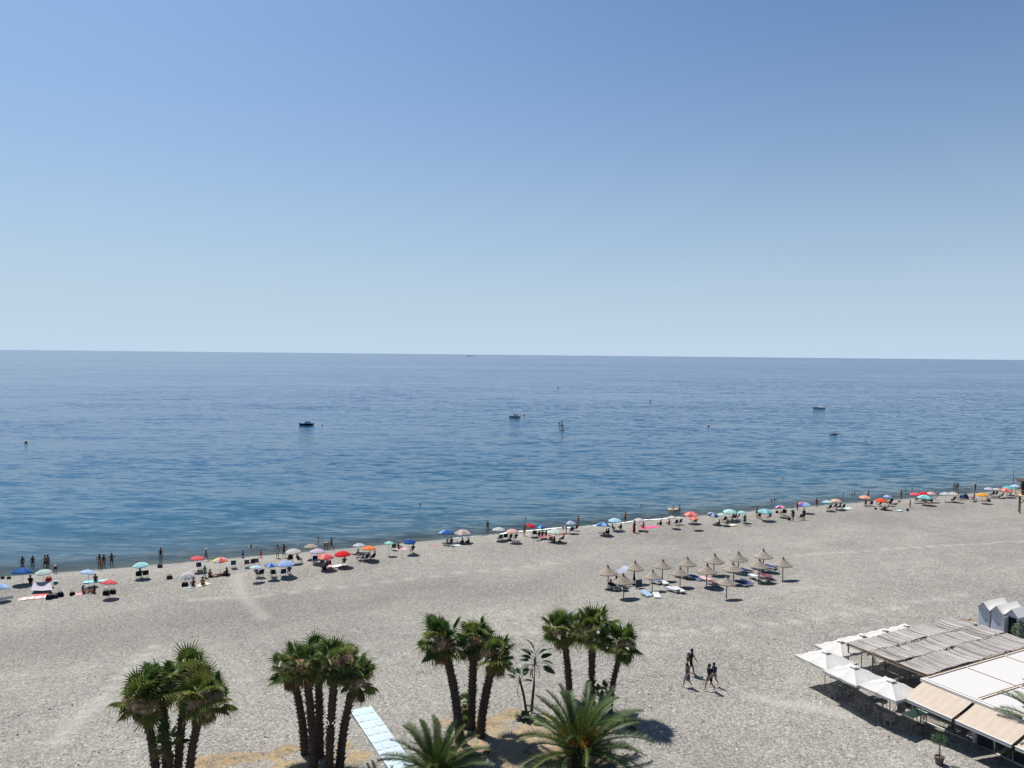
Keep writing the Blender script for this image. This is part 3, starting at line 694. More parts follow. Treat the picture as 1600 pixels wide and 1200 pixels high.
DATEY = mat('date_leaf_dry', (.26, .20, .07), rough=.7, var=.3, scale=3, rnd=.2, trans=.2)
ORANGE = mat('date_stalk_orange', (.50, .22, .03), rough=.6, var=.2)

def fan_leaf(seed, dead=False):
    ru = random.Random(seed); b = MB(); L = .75 * ru.uniform(.45, 1.1); Rr = .66 * ru.uniform(.9, 1.1)
    sag = .05 if not dead else .02
    pts = [(0, 0, 0), (L * .5, 0, .02), (L, 0, -sag)]
    b.tube(pts, [.030, .018, .012], 4, mi=1, caps=False)
    n = 19; spread = math.radians(ru.uniform(105, 125)) if not dead else math.radians(62)
    c = Vector((L, 0, -sag)); vs = [c]; fs = []
    cup = ru.uniform(.25, .55) if not dead else .9; fold = .035
    def P_(a, r, z):
        x = math.cos(a) * r; y = math.sin(a) * r
        zz = z - cup * y * y * .9 - .22 * (r ** 2) * (1 if x > 0 else .4)
        return c + Vector((x, y * (1 - .25 * cup * abs(y)), zz))
    for i in range(2 * n + 1):
        a = -spread + spread * i / n; vs.append(P_(a, Rr * (.52 if i % 2 == 0 else .66), fold * (1 if i % 2 else -1)))
    for i in range(2 * n): fs.append((0, 1 + i, 2 + i))
    for i in range(n):
        a = -spread + spread * (2 * i + 1) / n; r = Rr * ru.uniform(.92, 1.25) * (1 - .18 * abs(a / spread) ** 2)
        k = len(vs); dr = ru.uniform(.05, .16) if not dead else .05
        m1 = P_(a - .026, r * .84, -.01); m2 = P_(a + .026, r * .84, -.01)
        tip = P_(a + ru.uniform(-.05, .05), r * 1.02, -dr)
        dn = tip + Vector((ru.uniform(-.02, .10), ru.uniform(-.04, .04), -ru.uniform(.06, .30)))
        vs += [m1, m2, tip, dn]
        j = 1 + 2 * i
        fs += [(j, k, j + 1), (k, k + 1, j + 1), (j + 1, k + 1, j + 2), (k, k + 2, k + 1)]
        vs.append(tip + Vector((.008, .012, 0))); fs.append((k + 2, k + 3, k + 4))
    b.add(vs, fs, 0)
    return b.mesh('leaf')
def tassel_mesh(seed):
    ru = random.Random(seed); b = MB()
    for i in range(220):
        s = ru.uniform(.1, 1.0); x = s * .75 + ru.uniform(-.05, .05); y = ru.gauss(0, .10 + .06 * s); z = .15 * math.sin(s * 2.6) - .35 * s * s + ru.gauss(0, .05)
        l = ru.uniform(.10, .32); w = ru.uniform(.014, .034); a = ru.uniform(0, 3.14)
        dx, dy = w * math.cos(a), w * math.sin(a)
        b.add([(x - dx, y - dy, z), (x + dx, y + dy, z), (x + ru.uniform(-.05, .08), y + ru.uniform(-.05, .05), z - l)], [(0, 1, 2)])
    b.tube([(0, 0, 0), (.4, 0, .14), (.75, 0, -.1)], [.014, .01, .006], 4)
    return b.mesh('seed_tassel')
def orient(az, el, roll=0.0):
    """+X of the leaf points outward at azimuth az, raised by el"""
    return (Matrix.Rotation(az, 3, 'Z') @ Matrix.Rotation(-el, 3, 'Y') @ Matrix.Rotation(roll, 3, 'X')).to_euler()
def trunk(t, base, top, r0, r1, boots=110, seed=0, name='trunk'):
    ru = random.Random(seed)
    n = 12; lean = top - base
    bow = Vector((-lean.x, -lean.y, 0)) * .16
    def pt(s): return base + lean * s + bow * math.sin(math.pi * s)
    pts = [pt(i / n) for i in range(n + 1)]; pts[0] = pts[0] - Vector((0, 0, .25))
    rad = [r0 * (1.25 if i == 0 else 1) + (r1 - r0) * i / n for i in range(n + 1)]
    b = MB(); b.tube(pts, rad, 12, jit=.10); obj('trunk', b.mesh('trunk', True), BARK, t)
    k = MB()
    for i in range(boots):
        s = (i + ru.random()) / boots; p = pt(s); r = (r0 + (r1 - r0) * s) * .93; a = i * 2.4 + ru.uniform(-.3, .3)
        d = Vector((math.cos(a), math.sin(a), 0)); sd = Vector((-d.y, d.x, 0)); w = ru.uniform(.04, .075); l = ru.uniform(.06, .19)
        o_ = p + d * r
        k.add([o_ - sd * w, o_ + sd * w, o_ + sd * w * .8 + Vector((0, 0, -.09)), o_ - sd * w * .8 + Vector((0, 0, -.09)), o_ + d * l + Vector((0, 0, ru.uniform(.04, .13)))], [(0, 1, 4), (1, 2, 4), (2, 3, 4), (3, 0, 4)])
    obj('leaf_bases', k, BOOT, t, kind='stuff')
    return pts[-1], rad[-1]
PG = 'fan palms in the clumps behind the beach'
def fan_palm(b, c, label, size=1.0, dy=0.0, cy=0.0, n_leaf=34, n_dead=12, n_tas=3, r0=.21, seed=0, slim=1.0):
    """b: pixel of the foot; c: pixel of the crown's heart"""
    q = on(b[0], b[1], RG); y = q.y + dy
    s = y / q.y; q = Vector((q.x * s, y, RG + .0))
    top_ray = ray(*c); yy = y + cy; top = Vector((0, 0, H)) + top_ray * (yy / top_ray.y)
    t = thing('fan_palm', label, 'palm tree', (q.x, q.y, q.z), 0, PG)
    tl = top - q; tl.z -= .35
    e, r = trunk(t, Vector((0, 0, 0)), tl, r0, r0 * .82 * slim, int(34 * tl.z), seed)
    ru = random.Random(seed + 50)
    hub = e + Vector((0, 0, .12))
    for i in range(n_leaf):
        f = (i + .5) / n_leaf; el = math.radians(84 - 118 * f ** 1.05 + ru.uniform(-17, 17)); az = i * 2.39996 + ru.uniform(-.45, .45)
        k = ru.randrange(10); me = cached(('fan', k), lambda: fan_leaf(k))
        sc = size * ru.uniform(.74, 1.22)
        m = LEAFY if (f > .5 and ru.random() < .5) or ru.random() < .15 else LEAF
        o = obj('leaf', me, [m, STALK], t, hub + Vector((math.cos(az), math.sin(az), 0)) * r * .5 - Vector((0, 0, .28 * f)), orient(az, el, ru.uniform(-.45, .45)), sc)
    for i in range(n_dead):
        az = i * 2.39996 + 1 + ru.uniform(-.4, .4); k = ru.randrange(3); me = cached(('dead', k), lambda: fan_leaf(90 + k, True))
        obj('dead_leaf', me, [DEAD, DEAD], t, hub + Vector((math.cos(az), math.sin(az), 0)) * r * .8 - Vector((0, 0, .38)), orient(az, math.radians(ru.uniform(-82, -58)), ru.uniform(-.3, .3)), size * ru.uniform(.75, 1.0))
    for i in range(n_tas):
        az = ru.uniform(0, 6.28); k = ru.randrange(3); me = cached(('tas', k), lambda: tassel_mesh(k))
        if i % 2 == 0: az = ru.uniform(-2.9, -.2)
        obj('seed_tassel', me, TASSEL, t, hub, orient(az, math.radians(ru.uniform(-25, 25))), size * ru.uniform(.95, 1.25), kind='stuff')
    return t
def clumps():
    C1 = [((247, 1236), (222, 1078), 'westernmost fan palm of the leftmost clump, crown low and leaning left', -.3, .3, 1.10), ((261, 1240), (253, 1062), 'slim fan palm behind, second from left in the leftmost clump', .8, .4, .95),
          ((277, 1234), (294, 1048), 'tallest fan palm of the leftmost clump, crown highest', .5, .4, 1.12), ((292, 1240), (320, 1078), 'rightmost fan palm of the leftmost clump, trunk leaning right', -.2, -.2, 1.08)]
    for i, (b, c, l, dy, cy, s) in enumerate(C1): fan_palm(b, c, l, s, dy, cy, seed=i, n_leaf=30, n_tas=8, n_dead=11)
    fan_palm((270, 1244), (262, 1148), 'short young fan palm low between the trunks of the leftmost clump', .62, -.4, 0, 13, 3, 0, .14, 30)
    C2 = [((477, 1176), (455, 1035), 'leftmost fan palm of the clump left of the blue walkway', 0, 0, .98), ((491, 1203), (477, 1029), 'second fan palm from the left in the clump by the walkway', -.2, .2, .92),
          ((500, 1190), (497, 1023), 'middle fan palm at the back of the clump by the walkway', .4, .3, .92), ((514, 1206), (524, 1025), 'fourth fan palm, thick trunk with a hanging dead skirt, by the walkway', -.4, 0, 1.0),
          ((530, 1200), (556, 1049), 'rightmost fan palm of the walkway clump, trunk leaning over the blue panels', -.2, -.3, 1.0)]
    for i, (b, c, l, dy, cy, s) in enumerate(C2): fan_palm(b, c, l, s, dy, cy, seed=10 + i, n_leaf=27, n_tas=6, n_dead=12, r0=.22)
    C3 = [((719, 1160), (692, 991), 'left fan palm of the three central palms, trunk leaning left', 0, .1, 1.1), ((736, 1140), (742, 988), 'middle fan palm of the three central palms, straight thick trunk', .2, 0, 1.08), ((750, 1148), (775, 1014), 'right fan palm of the three central palms, trunk leaning right', -.1, -.1, .98)]
    for i, (b, c, l, dy, cy, s) in enumerate(C3): fan_palm(b, c, l, s, dy, cy, seed=20 + i, n_leaf=30, n_tas=4, r0=.26)
    fan_palm((725, 1136), (726, 1092), 'small young fan palm between the trunks of the central palms', .6, .1, 0, 12, 2, 0, .13, 31)
    C4 = [((890, 1104), (879, 975), 'left fan palm behind the large date palm, crown open', 1.0, 0, 1.08), ((924, 1108), (926, 974), 'tallest fan palm behind the large date palm, crown highest', .2, .3, 1.22), ((952, 1112), (974, 997), 'fan palm right of the large date palm, slim trunk leaning right', 0, -.2, 1.05)]
    for i, (b, c, l, dy, cy, s) in enumerate(C4): fan_palm(b, c, l, s, dy, cy, seed=40 + i, n_leaf=28 if i != 1 else 36, n_tas=2, n_dead=5, r0=.22 if i < 2 else .17)
    fan_palm((938, 1114), (941, 1072), 'small young fan palm tucked between trunks behind the date palm', .55, .3, 0, 11, 1, 0, .12, 45)
clumps()

def date_frond(seed, ln=3.3):
    ru = random.Random(seed); b = MB(); n = 14; bend = ru.uniform(.75, 1.15)
    P0 = []; x = z = 0; a = 0
    for i in range(n + 1):
        P0.append(Vector((x, 0, z))); a = -bend * (i / n) ** 1.6; x += math.cos(a) * ln / n; z += math.sin(a) * ln / n
    b.tube(P0, [.035 * (1 - .85 * i / n) + .004 for i in range(n + 1)], 4, mi=1, caps=False)
    m = 64
    for i in range(m):
        s = .10 + .9 * i / m; f = s * n; k = min(int(f), n - 1); p = P0[k].lerp(P0[k + 1], f - k); d = (P0[k + 1] - P0[k]).normalized(); nn = Vector((-d.z, 0, d.x))
        l = .46 * math.sin(math.pi * min(1, .18 + .78 * s)) ** .7 + .05
        for sd in (-1, 1):
            v = ru.uniform(.25, .6); dr = (d * .75 + Vector((0, sd, 0)) * .85 + nn * v).normalized(); w = .024
            e_ = p + dr * l * ru.uniform(.85, 1.1); e_.z -= .07 * l
            b.add([p - d * w, p + d * w, e_ * .5 + p * .5 + d * w * .9 + nn * .01, e_, ], [(0, 1, 2), (0, 2, 3)], 0)
    return b.mesh('frond')
def date_palm(loc, label, n=42, size=1.0, trunk_h=.9, seed=0, fruit=3, lo=-18, r0=.34, dry=5):
    t = thing('date_palm', label, 'palm tree', loc, 0); ru = random.Random(seed)
    e, r = trunk(t, Vector((0, 0, 0)), Vector((.05, .05, trunk_h)), r0, r0 * .9, int(90 * trunk_h) + 20, seed)
    hub = e + Vector((0, 0, .05))
    for i in range(n):
        f = (i + .5) / n; el = math.radians(84 - (84 - lo) * f + ru.uniform(-5, 5)); az = i * 2.39996 + ru.uniform(-.2, .2)
        k = ru.randrange(5); me = cached(('date', k), lambda: date_frond(k))
        m = DATEY if i >= n - dry else DATE
        obj('frond', me, [m, STALK], t, hub + Vector((math.cos(az), math.sin(az), 0)) * r * .6 - Vector((0, 0, .2 * f)), orient(az, el, ru.uniform(-.4, .4)), size * ru.uniform(.82, 1.05) * (.85 + .15 * math.sin(math.pi * f)))
    for i in range(fruit):
        az = [-1.9, .75, 2.6, -1.1][i % 4]; b = MB()
        for j in range(60):
            s_ = ru.uniform(0, .35); b.tube([(0, ru.gauss(0, .03), ru.gauss(0, .03)), (.55, ru.gauss(0, .12), .2 + ru.gauss(0, .08)), (.85 + s_, ru.gauss(0, .26), .05 + ru.gauss(0, .18))], [.014, .012, .008], 3, caps=False)
        obj('fruit_stalks', b, ORANGE, t, hub, orient(az, math.radians(42)), size * 1.05, kind='stuff')
q = on(903, 1200, RG)
date_palm((q.x, q.y, RG), 'large date palm with feathery fronds and orange stalks before the fan palms', 56, 1.26, .95, 3, 4)
q = on(682, 1222, RG)
date_palm((q.x, q.y, RG), 'shorter date palm at the bottom edge, right of the blue walkway', 46, 1.0, .5, 8, 0, lo=-5, r0=.28)
q = on(588, 1262, RG)
date_palm((q.x, q.y, RG), 'low date palm with dry brownish fronds at the bottom edge by the walkway', 22, .62, .4, 12, 0, lo=5, r0=.22, dry=16)
q = on(1650, 1215, RG + 0)
date_palm((q.x, q.y, RG), 'date palm at the right edge, fronds reaching over the beige awning', 44, 1.05, 2.1, 15, 0, r0=.3)
tq = None

# giant bird-of-paradise plants beside the sandy mound
PAD = mat('paddle_leaf', (.035, .060, .026), rough=.5, var=.3, scale=3, rnd=.15, trans=.2, spec=.25)
def paddle(seed):
    ru = random.Random(seed); b = MB(); pts = []
    L1, L2 = .55, .75
    b.tube([(0, 0, 0), (.3, 0, .06), (L1, 0, .04)], [.022, .016, .012], 4, caps=False)
    for i in range(9):
        s = i / 8; x = L1 + L2 * s; z = .04 - .42 * s * s; w = .20 * math.sin(math.pi * min(1, .1 + .9 * s)) ** .7 + .004
        pts.append([(x, -w, z - .02 + ru.uniform(-.02, .02)), (x, 0, z - .05), (x, w, z - .02 + ru.uniform(-.02, .02))])
    vs = [p for r_ in pts for p in r_]; fs = []
    for i in range(8):
        for j in range(2): fs.append((i * 3 + j, i * 3 + 3 + j, i * 3 + 4 + j, i * 3 + 1 + j))
    b.add(vs, fs); return b.mesh('paddle_leaf')
def strelitzia(b, c, label, n=8, size=1.0, seed=0, dead=4):
    q = on(b[0], b[1], RG); rr = ray(*c); top = Vector((0, 0, H)) + rr * (q.y / rr.y)
    t = thing('bird_of_paradise', label, 'plant', (q.x, q.y, RG), 0); tl = top - q
    ru = random.Random(seed); m = MB(); m.tube([(0, 0, -.1), tl * .5 + Vector((.05, 0, 0)), tl], [.09, .075, .07], 8, jit=.12); obj('stem', m, BARK, t)
    for i in range(n):
        az = (0 if i % 2 else math.pi) + ru.uniform(-.7, .7); el = math.radians(82 - i * 6.5); k = i % 3
        obj('leaf', cached(('pad', k), lambda: paddle(k)), PAD, t, tl - Vector((0, 0, .03 * i)), orient(az, el, ru.uniform(-.6, .6)), size * ru.uniform(.8, 1.05))
    for i in range(dead):
        az = (0 if i % 2 else math.pi) + ru.uniform(-.8, .8); obj('dead_leaf', cached(('pad', i % 3), lambda: paddle(i % 3)), DEAD, t, tl - Vector((0, 0, .2)), orient(az, math.radians(-68 + ru.uniform(-8, 8))), (size * .8, size * .35, size * .7))
strelitzia((830, 1112), (836, 1030), 'taller bird-of-paradise plant, thin stem right of the central palms', 15, 1.0, 1, 5)
strelitzia((823, 1114), (812, 1062), 'shorter bird-of-paradise plant leaning left beside the taller one', 10, .9, 2, 3)
q = on(822, 1124, RG); t = thing('leafy_shrub', 'low dark leafy shrub at the foot of the bird-of-paradise stems', 'shrub', (q.x, q.y, RG)); ru = random.Random(4)
for i in range(26):
    az = i * 2.4; obj('leaf', cached(('pad', i % 3), lambda: paddle(i % 3)), PAD, t, (ru.uniform(-.35, .35), ru.uniform(-.25, .25), 0), orient(az, math.radians(ru.uniform(15, 75)), ru.uniform(-.6, .6)), ru.uniform(.35, .6))
# dry fronds lying on the mound
for i, (px, py, l) in enumerate([(770, 1180, 'dry curled brown leaf lying on the sand between the date palms'), (805, 1168, 'dry brown leaf on the shaded sand left of the large date palm'), (455, 1198, 'dry brown leaf at the foot of the walkway palm clump'), (985, 1128, 'small dry leaf on the sand right of the slim leaning palm'), (835, 1190, 'dry pale leaf at the bottom edge beside the large date palm')]):
    q = on(px, py, RG + .12); o = obj('dry_leaf', cached(('dead', i % 3), lambda: fan_leaf(90 + i % 3, True)), [DEAD, DEAD], None, q, (R.uniform(-.2, .2), R.uniform(-.1, .2), R.uniform(0, 6)), .8); tag(o, l, 'dry leaf')

# ------------------------------------------------------------------ beach restaurant
REED = mat('weathered_reed', (.43, .405, .385), rough=.95, var=.28, scale=14)
TIMBER = mat('grey_timber', (.26, .20, .15), rough=.8, var=.3, scale=12)
CREAM = mat('cream_metal', (.62, .55, .46), rough=.5, var=.05)
LOUV = mat('white_louver', (.63, .61, .59), rough=.45, var=.04)
AWN = mat('beige_awning', (.53, .445, .365), rough=.85, var=.05, scale=3, trans=.12)
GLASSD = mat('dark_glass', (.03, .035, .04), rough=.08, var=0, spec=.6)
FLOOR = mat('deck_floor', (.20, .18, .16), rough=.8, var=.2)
GREYP = mat('grey_rattan', (.20, .185, .17), rough=.8, var=.3, scale=30)

def reed_mat(seed, L, W, ridge=True):
    """canes running along local Y, bundled along X, sagging between beams"""
    ru = random.Random(seed); b = MB(); n = int(L / .045); ph = ru.uniform(0, 6)
    for i in range(n):
        x = (i + .5) * L / n; j = ru.uniform(-.016, .016); e0 = ru.uniform(-.06, .02); e1 = W + ru.uniform(-.03, .07); w = .017 + ru.uniform(0, .006); sk = ru.uniform(-.06, .06)
        z = j + .035 * math.sin(x * 1.1 + ph) + .02 * math.sin(x * 2.9 + ph * 2)
        pts = [(x + sk * s, e0 + (e1 - e0) * s, z - .05 * math.sin(math.pi * s) + ru.uniform(-.006, .006)) for s in (0, .5, 1)]
        vs = []
        for p in pts: vs += [(p[0] - w, p[1], p[2] - .01), (p[0], p[1], p[2] + .018), (p[0] + w, p[1], p[2] - .01)]
        b.add(vs, [(0, 1, 4, 3), (1, 2, 5, 4), (3, 4, 7, 6), (4, 5, 8, 7)], 0 if ru.random() < .72 else (1 if ru.random() < .5 else 2))
    b.sheet(lambda u, v: (u * L, v * W, -.035 + .035 * math.sin(u * L * 1.1 + ph) - .05 * math.sin(math.pi * v)), 20, 4, mi=2)
    return b.mesh('reed_mat')
REED2 = mat('weathered_reed_light', (.60, .57, .545), rough=.95, var=.2, scale=14)
REED3 = mat('weathered_reed_dark', (.18, .16, .15), rough=.95, var=.3, scale=14)
def restaurant():
    o = RW(0, 0)
    # reed roofed pergola
    t = thing('reed_pergola', 'pergola roofed with weathered grey reed mats behind the white square umbrellas', 'pergola', RW(.6, -6.1), UANG)
    # local frame: X along U, Y = -V
    rows = [(0, 1.72), (2.06, 1.64), (4.02, 1.95)]     # from the far edge toward the louvered roof
    for r, (v0, w) in enumerate(rows):
        cuts = [[0, 7.2, 12.1], [0, 3.7, 9.6, 12.1], [0, 6.1, 12.0]][r]
        for a, c in zip(cuts, cuts[1:]):
            obj('reed_mat', reed_mat(r * 10 + int(c), c - a - .03, w), [REED, REED2, REED3], t, (a, -v0 - w, 2.80 + .02 * r), (R.uniform(-.008, .012), 0, 0))
    for v, z in ((0, 2.62), (1.6, 2.5), (3.55, 2.5), (5.95, 2.62)):
        b = MB(); b.box((6.05, 0, 0), (12.1, .09, .12)); obj('beam', b, TIMBER, t, (0, -v, z))
    for u in (.05, 3.05, 6.05, 9.05, 12.05):
        b = MB(); b.box((0, -3.0, 0), (.08, 6.0, .10)); obj('rafter', b, TIMBER, t, (u, 0, 2.70))
    for k in range(5):
        b = MB(); b.tube([(-.04 + R.uniform(-.03, .03), .05, 2.80 - k * .055), (-.05 + R.uniform(-.03, .03), -6.0, 2.80 - k * .055 + R.uniform(-.02, .02))], .018, 5); obj('edge_pole', b, TIMBER, t)
    for u in (.06, 4.05, 8.05, 12.0):
        for v in (.05, 2.0, 3.95, 5.9):
            b = MB(); b.tube([(u, -v, -.2), (u, -v, 2.58)], .055, 8); obj('post', b, TIMBER, t)
    b = MB()
    for k in range(30):
        a = Vector((.1 + R.uniform(-.08, .25), -2.05 + R.uniform(-.1, .1), 2.65 - R.uniform(0, .7)))
        d = Vector((R.uniform(-.18, .05), R.uniform(-.12, .12), -R.uniform(.05, .2))); b.add([a, a + Vector((.03, .03, 0)), a + d], [(0, 1, 2)])
        b.lathe([(.001, .03), (.04, 0), (.001, -.03)], 5, c=tuple(a + d * .5))
    tag(obj('hanging_plant', b, mat('creeper', (.03, .045, .02), rough=.6), None, RW(.6, -6.1), (0, 0, UANG), kind=None), 'dark hanging plant on the left corner post of the reed pergola', 'plant')
    # louvered pavilion
    t = thing('louver_pavilion', 'white pavilion with flat louvered roof and glazed side at the right edge', 'pavilion', RW(0, 0), UANG)
    for iv in range(3):
        for iu in range(3):
            u0, v0 = .12 + iu * 4.27, .12 + iv * 3.32
            b = cached('louver', lambda: (lambda m: (m.box((2.01, 0, 0), (4.02, .161, .018), tilt=.20), m)[1].mesh('louver'))(MB()))
            for k in range(16): obj('louver', b, LOUV, t, (u0 + .02, -(v0 + .12 + k * .19), 2.66))
    for iv in range(4):
        b = MB(); b.box((6.4, 0, 0), (12.9, .14, .20)); obj('beam', b, CREAM, t, (0, -(iv * 3.32 + .02), 2.62))
        if iv: 
            b = MB(); b.box((6.4, 0, 0), (12.7, .05, .02)); obj('gutter_strip', b, mat('brown_seal', (.22, .14, .09)), t, (0.1, -(iv * 3.32 + .02) + .055, 2.73))
    b = MB(); b.box((6.3, 0, 0), (12.5, .05, .03)); obj('gutter_strip', b, mat('brown_seal', (.22, .14, .09)), t, (0.15, .04, 2.73))
    for iu in range(4):
        b = MB(); b.box((0, -5.0, 0), (.14, 9.8, .16)); obj('cross_beam', b, LOUV if iu == 0 else CREAM, t, (iu * 4.27, 0, 2.625 + (.002 if iu else .09)))
    b = MB(); b.box((0, -5.0, 0), (.20, 10.1, .20)); obj('fascia', b, LOUV, t, (-.14, 0, 2.64))
    for v in (.05, 3.32, 6.64, 9.9):
        b = MB(); b.box((0, 0, 1.26), (.16, .16, 2.5)); obj('pillar', b, LOUV, t, (.0, -v, 0))
    for v0, v1 in ((3.45, 6.5), (6.78, 9.8)):
        n = 3; w = (v1 - v0) / n
        for k in range(n):
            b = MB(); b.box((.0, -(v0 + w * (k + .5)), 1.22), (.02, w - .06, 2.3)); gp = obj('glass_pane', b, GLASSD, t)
            b = MB()
            for y in (v0 + w * k + .02, v0 + w * (k + 1) - .02): b.box((.0, -y, 1.22), (.05, .035, 2.34))
            obj('window_frame', b, mat('grey_frame', (.35, .35, .35), rough=.4), t)
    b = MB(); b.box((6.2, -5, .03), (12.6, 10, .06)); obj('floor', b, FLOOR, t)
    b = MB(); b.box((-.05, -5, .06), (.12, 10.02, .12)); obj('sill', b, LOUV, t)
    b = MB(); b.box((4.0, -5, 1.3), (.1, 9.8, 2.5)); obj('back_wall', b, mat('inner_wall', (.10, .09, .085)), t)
    # awnings
    for i, v0 in enumerate((.10, 3.42, 6.74)):
        a = thing('awning', ['beige awning nearest the square white umbrellas, fully extended', 'beige awning second from the umbrellas, beside the dark gap', 'beige awning farthest right beyond the palm fronds'][i], 'awning', RW(-.22, v0), UANG, 'beige awnings on the pavilion')
        def fs_(u, v): return (-u * 1.88, -.02 - 3.12 * v, 2.58 - .58 * u - .03 * math.sin(math.pi * u) - .006 * math.sin(v * 40))
        b = MB(); b.sheet(fs_, 10, 24, thick=.008); obj('fabric', b, AWN, a)
        b = MB(); b.tube([(-1.90, 0, 1.98), (-1.90, -3.16, 1.98)], .045, 8); obj('front_bar', b, LOUV, a)
        b = MB(); b.sheet(lambda u, v: (-1.93, -.02 - 3.12 * u, 1.96 - v * .16), 10, 1); obj('valance', b, LOUV, a)
        for y in (-.3, -2.85):
            b = MB(); b.tube([(0, y, 2.45), (-1.0, y - .25, 2.1), (-1.88, y, 1.98)], .022, 6); obj('arm', b, DARKM, a)
    # lower dining floor outside
    # square white umbrellas
    SQ = [(-1.62, -6.05, 1.42, 'white square umbrella at the left corner, farthest out on the gravel', 'plate'), (-2.05, -3.45, 1.36, 'white square umbrella over the dining chairs, second of the front row', 'round'), (-1.80, -.95, 1.36, 'white square umbrella touching the beige awning', 'round'),
          (.98, -7.0, 1.22, 'white square umbrella second along the far side of the reed roof', 'plate'), (3.42, -7.1, 1.2, 'white square umbrella third along the far side of the reed roof', 'plate'), (5.85, -7.05, 1.2, 'white square umbrella fourth along the far side of the reed roof', 'plate'), (8.2, -7.0, 1.2, 'white square umbrella at the far end of the reed roof', 'plate')]
    WC = cloth('#dad8d5', .26)
    for i, (u, v, hs, l, base) in enumerate(SQ):
        t = thing('square_umbrella', l, 'patio umbrella', RW(u, v), UANG + R.uniform(-.05, .05), 'white square patio umbrellas'); b = MB(); zt = 2.60; zr = 2.06
        pk = [(math.cos(k * math.pi / 4) , math.sin(k * math.pi / 4)) for k in range(8)]
        def edge(k, s):
            a = k * math.pi / 4; m = max(abs(math.cos(a)), abs(math.sin(a))); return (math.cos(a) / m * s, math.sin(a) / m * s)
        for k in range(8):
            (x0, y0), (x1, y1) = edge(k, hs), edge(k + 1, hs); n = 4; W = n + 1; vs = []
            for j in range(W):
                s = (.1 + .9 * j / n)
                for q in range(W):
                    f = q / n; x = x0 + (x1 - x0) * f; y = y0 + (y1 - y0) * f; corner = (1 - f if k % 2 else f) if True else 0
                    m_ = math.sin(math.pi * f); z = zt - (zt - zr) * (s ** .82) - .05 * m_ * s - .02 * (1 - 0) * 0
                    if j == n: x *= 1 - .03 * m_; y *= 1 - .03 * m_
                    vs.append((x * s, y * s, z))
            for q in range(W):
                f = q / n; x = (x0 + (x1 - x0) * f) * (1 - .03 * math.sin(math.pi * f)); y = (y0 + (y1 - y0) * f) * (1 - .03 * math.sin(math.pi * f)); vs.append((x, y, zr - .05 * math.sin(math.pi * f) - .14 - .03 * math.sin(2 * math.pi * f)))
            fs = [(j * W + q, j * W + q + 1, (j + 1) * W + q + 1, (j + 1) * W + q) for j in range(n + 1) for q in range(n)]
            b.add(vs, fs)
        obj('canopy', b, WC, t)
        b = MB(); b.sheet(lambda uu, vv: ((uu - .5) * hs * .34, (vv - .5) * hs * .34, zt + .035 - .25 * max(abs(uu - .5), abs(vv - .5)) * hs * .34), 6, 6); obj('vent_cap', b, WC, t)
        b = MB(); b.tube([(0, 0, 0), (0, 0, zt)], .03, 8); obj('pole', b, TIMBER, t)
        b = MB()
        for k in range(8):
            x, y = edge(k, hs * .97); b.tube([(0, 0, zt - .12), (x, y, zr - .02)], .011, 4, caps=False); b.tube([(0, 0, zt - .75), (x * .5, y * .5, zt - .40)], .010, 4, caps=False)
        obj('ribs', b, TIMBER, t)
        b = MB()
        if base == 'plate': b.box((0, 0, .05), (.62, .62, .10))
        else: b.lathe([(.001, 0), (.30, 0), (.30, .08), (.05, .10), (.001, .10)], 16)
        obj('base', b, mat('concrete_base', (.36, .32, .28) if base == 'plate' else (.36, .27, .19), rough=.9), t)
    # tables and chairs under the cloth roofs
    def dchair(loc, rz, label, grey=True):
        t = thing('dining_chair', label, 'chair', loc, rz, 'dining chairs of the beach restaurant'); m = GREYP
        def mk():
            se = MB(); se.box((0, 0, .45), (.46, .44, .04)); ba = MB()
            ba.sheet(lambda u, v: (-.25 + .5 * u, -.22 - .12 * v + .10 * (2 * u - 1) ** 2, .47 + .38 * v), 8, 5, thick=.02)
            ar = MB()
            for s in (-1, 1): ar.tube([(s * .25, -.28, .68), (s * .28, -.02, .67), (s * .26, .20, .65), (s * .23, .20, .45)], .018, 6)
            le = MB(); le.tube([(0, 0, .45), (0, 0, 0)], [.018, .014], 6)
            return se.mesh('seat'), ba.mesh('backrest'), ar.mesh('armrests'), le.mesh('leg')
        se, ba, ar, le = cached('dchair', mk)
        obj('seat', se, m, t); obj('backrest', ba, m, t); obj('armrests', ar, ALU, t)
        for x in (-.2, .2):
            for y in (-.2, .2): obj('leg', le, ALU, t, (x, y, 0), (y * .45, -x * .35, 0))
    def dtable(loc, col, label, sx=.8, sy=.8, setting=True):
        t = thing('dining_table', label, 'table', loc, UANG, 'tables of the beach restaurant'); b = MB(); b.box((0, 0, .74), (sx, sy, .035)); obj('tabletop', b, mat('table' + col, col, rough=.4), t)
        for x in (-1, 1):
            for y in (-1, 1):
                b = MB(); b.box((x * (sx / 2 - .06), y * (sy / 2 - .06), .36), (.04, .04, .72)); obj('leg', b, ALU, t)
        return t
    dtable(RW(-.95, .15), '#a9cdb9', 'pale green dining table half under the beige awning edge', 1.5, .75)
    dtable(RW(-1.5, -2.3), '#39443f', 'dark green dining table between the second and third square umbrellas', .9, .8)
    dtable(RW(-1.9, -4.6), '#39443f', 'dark green dining table under the second square umbrella', .8, .8)
    dtable(RW(1.4, -1.6), '#4a4038', 'dark wooden table at the left side under the reed roof', 1.2, .8)
    dtable(RW(1.6, -4.2), '#4a4038', 'dark wooden table deep under the reed roof, near the hanging plant', 1.2, .8)
    dtable(RW(1.2, 1.6), '#4a4038', 'dark table inside the pavilion behind the first awning', 1.1, .8)
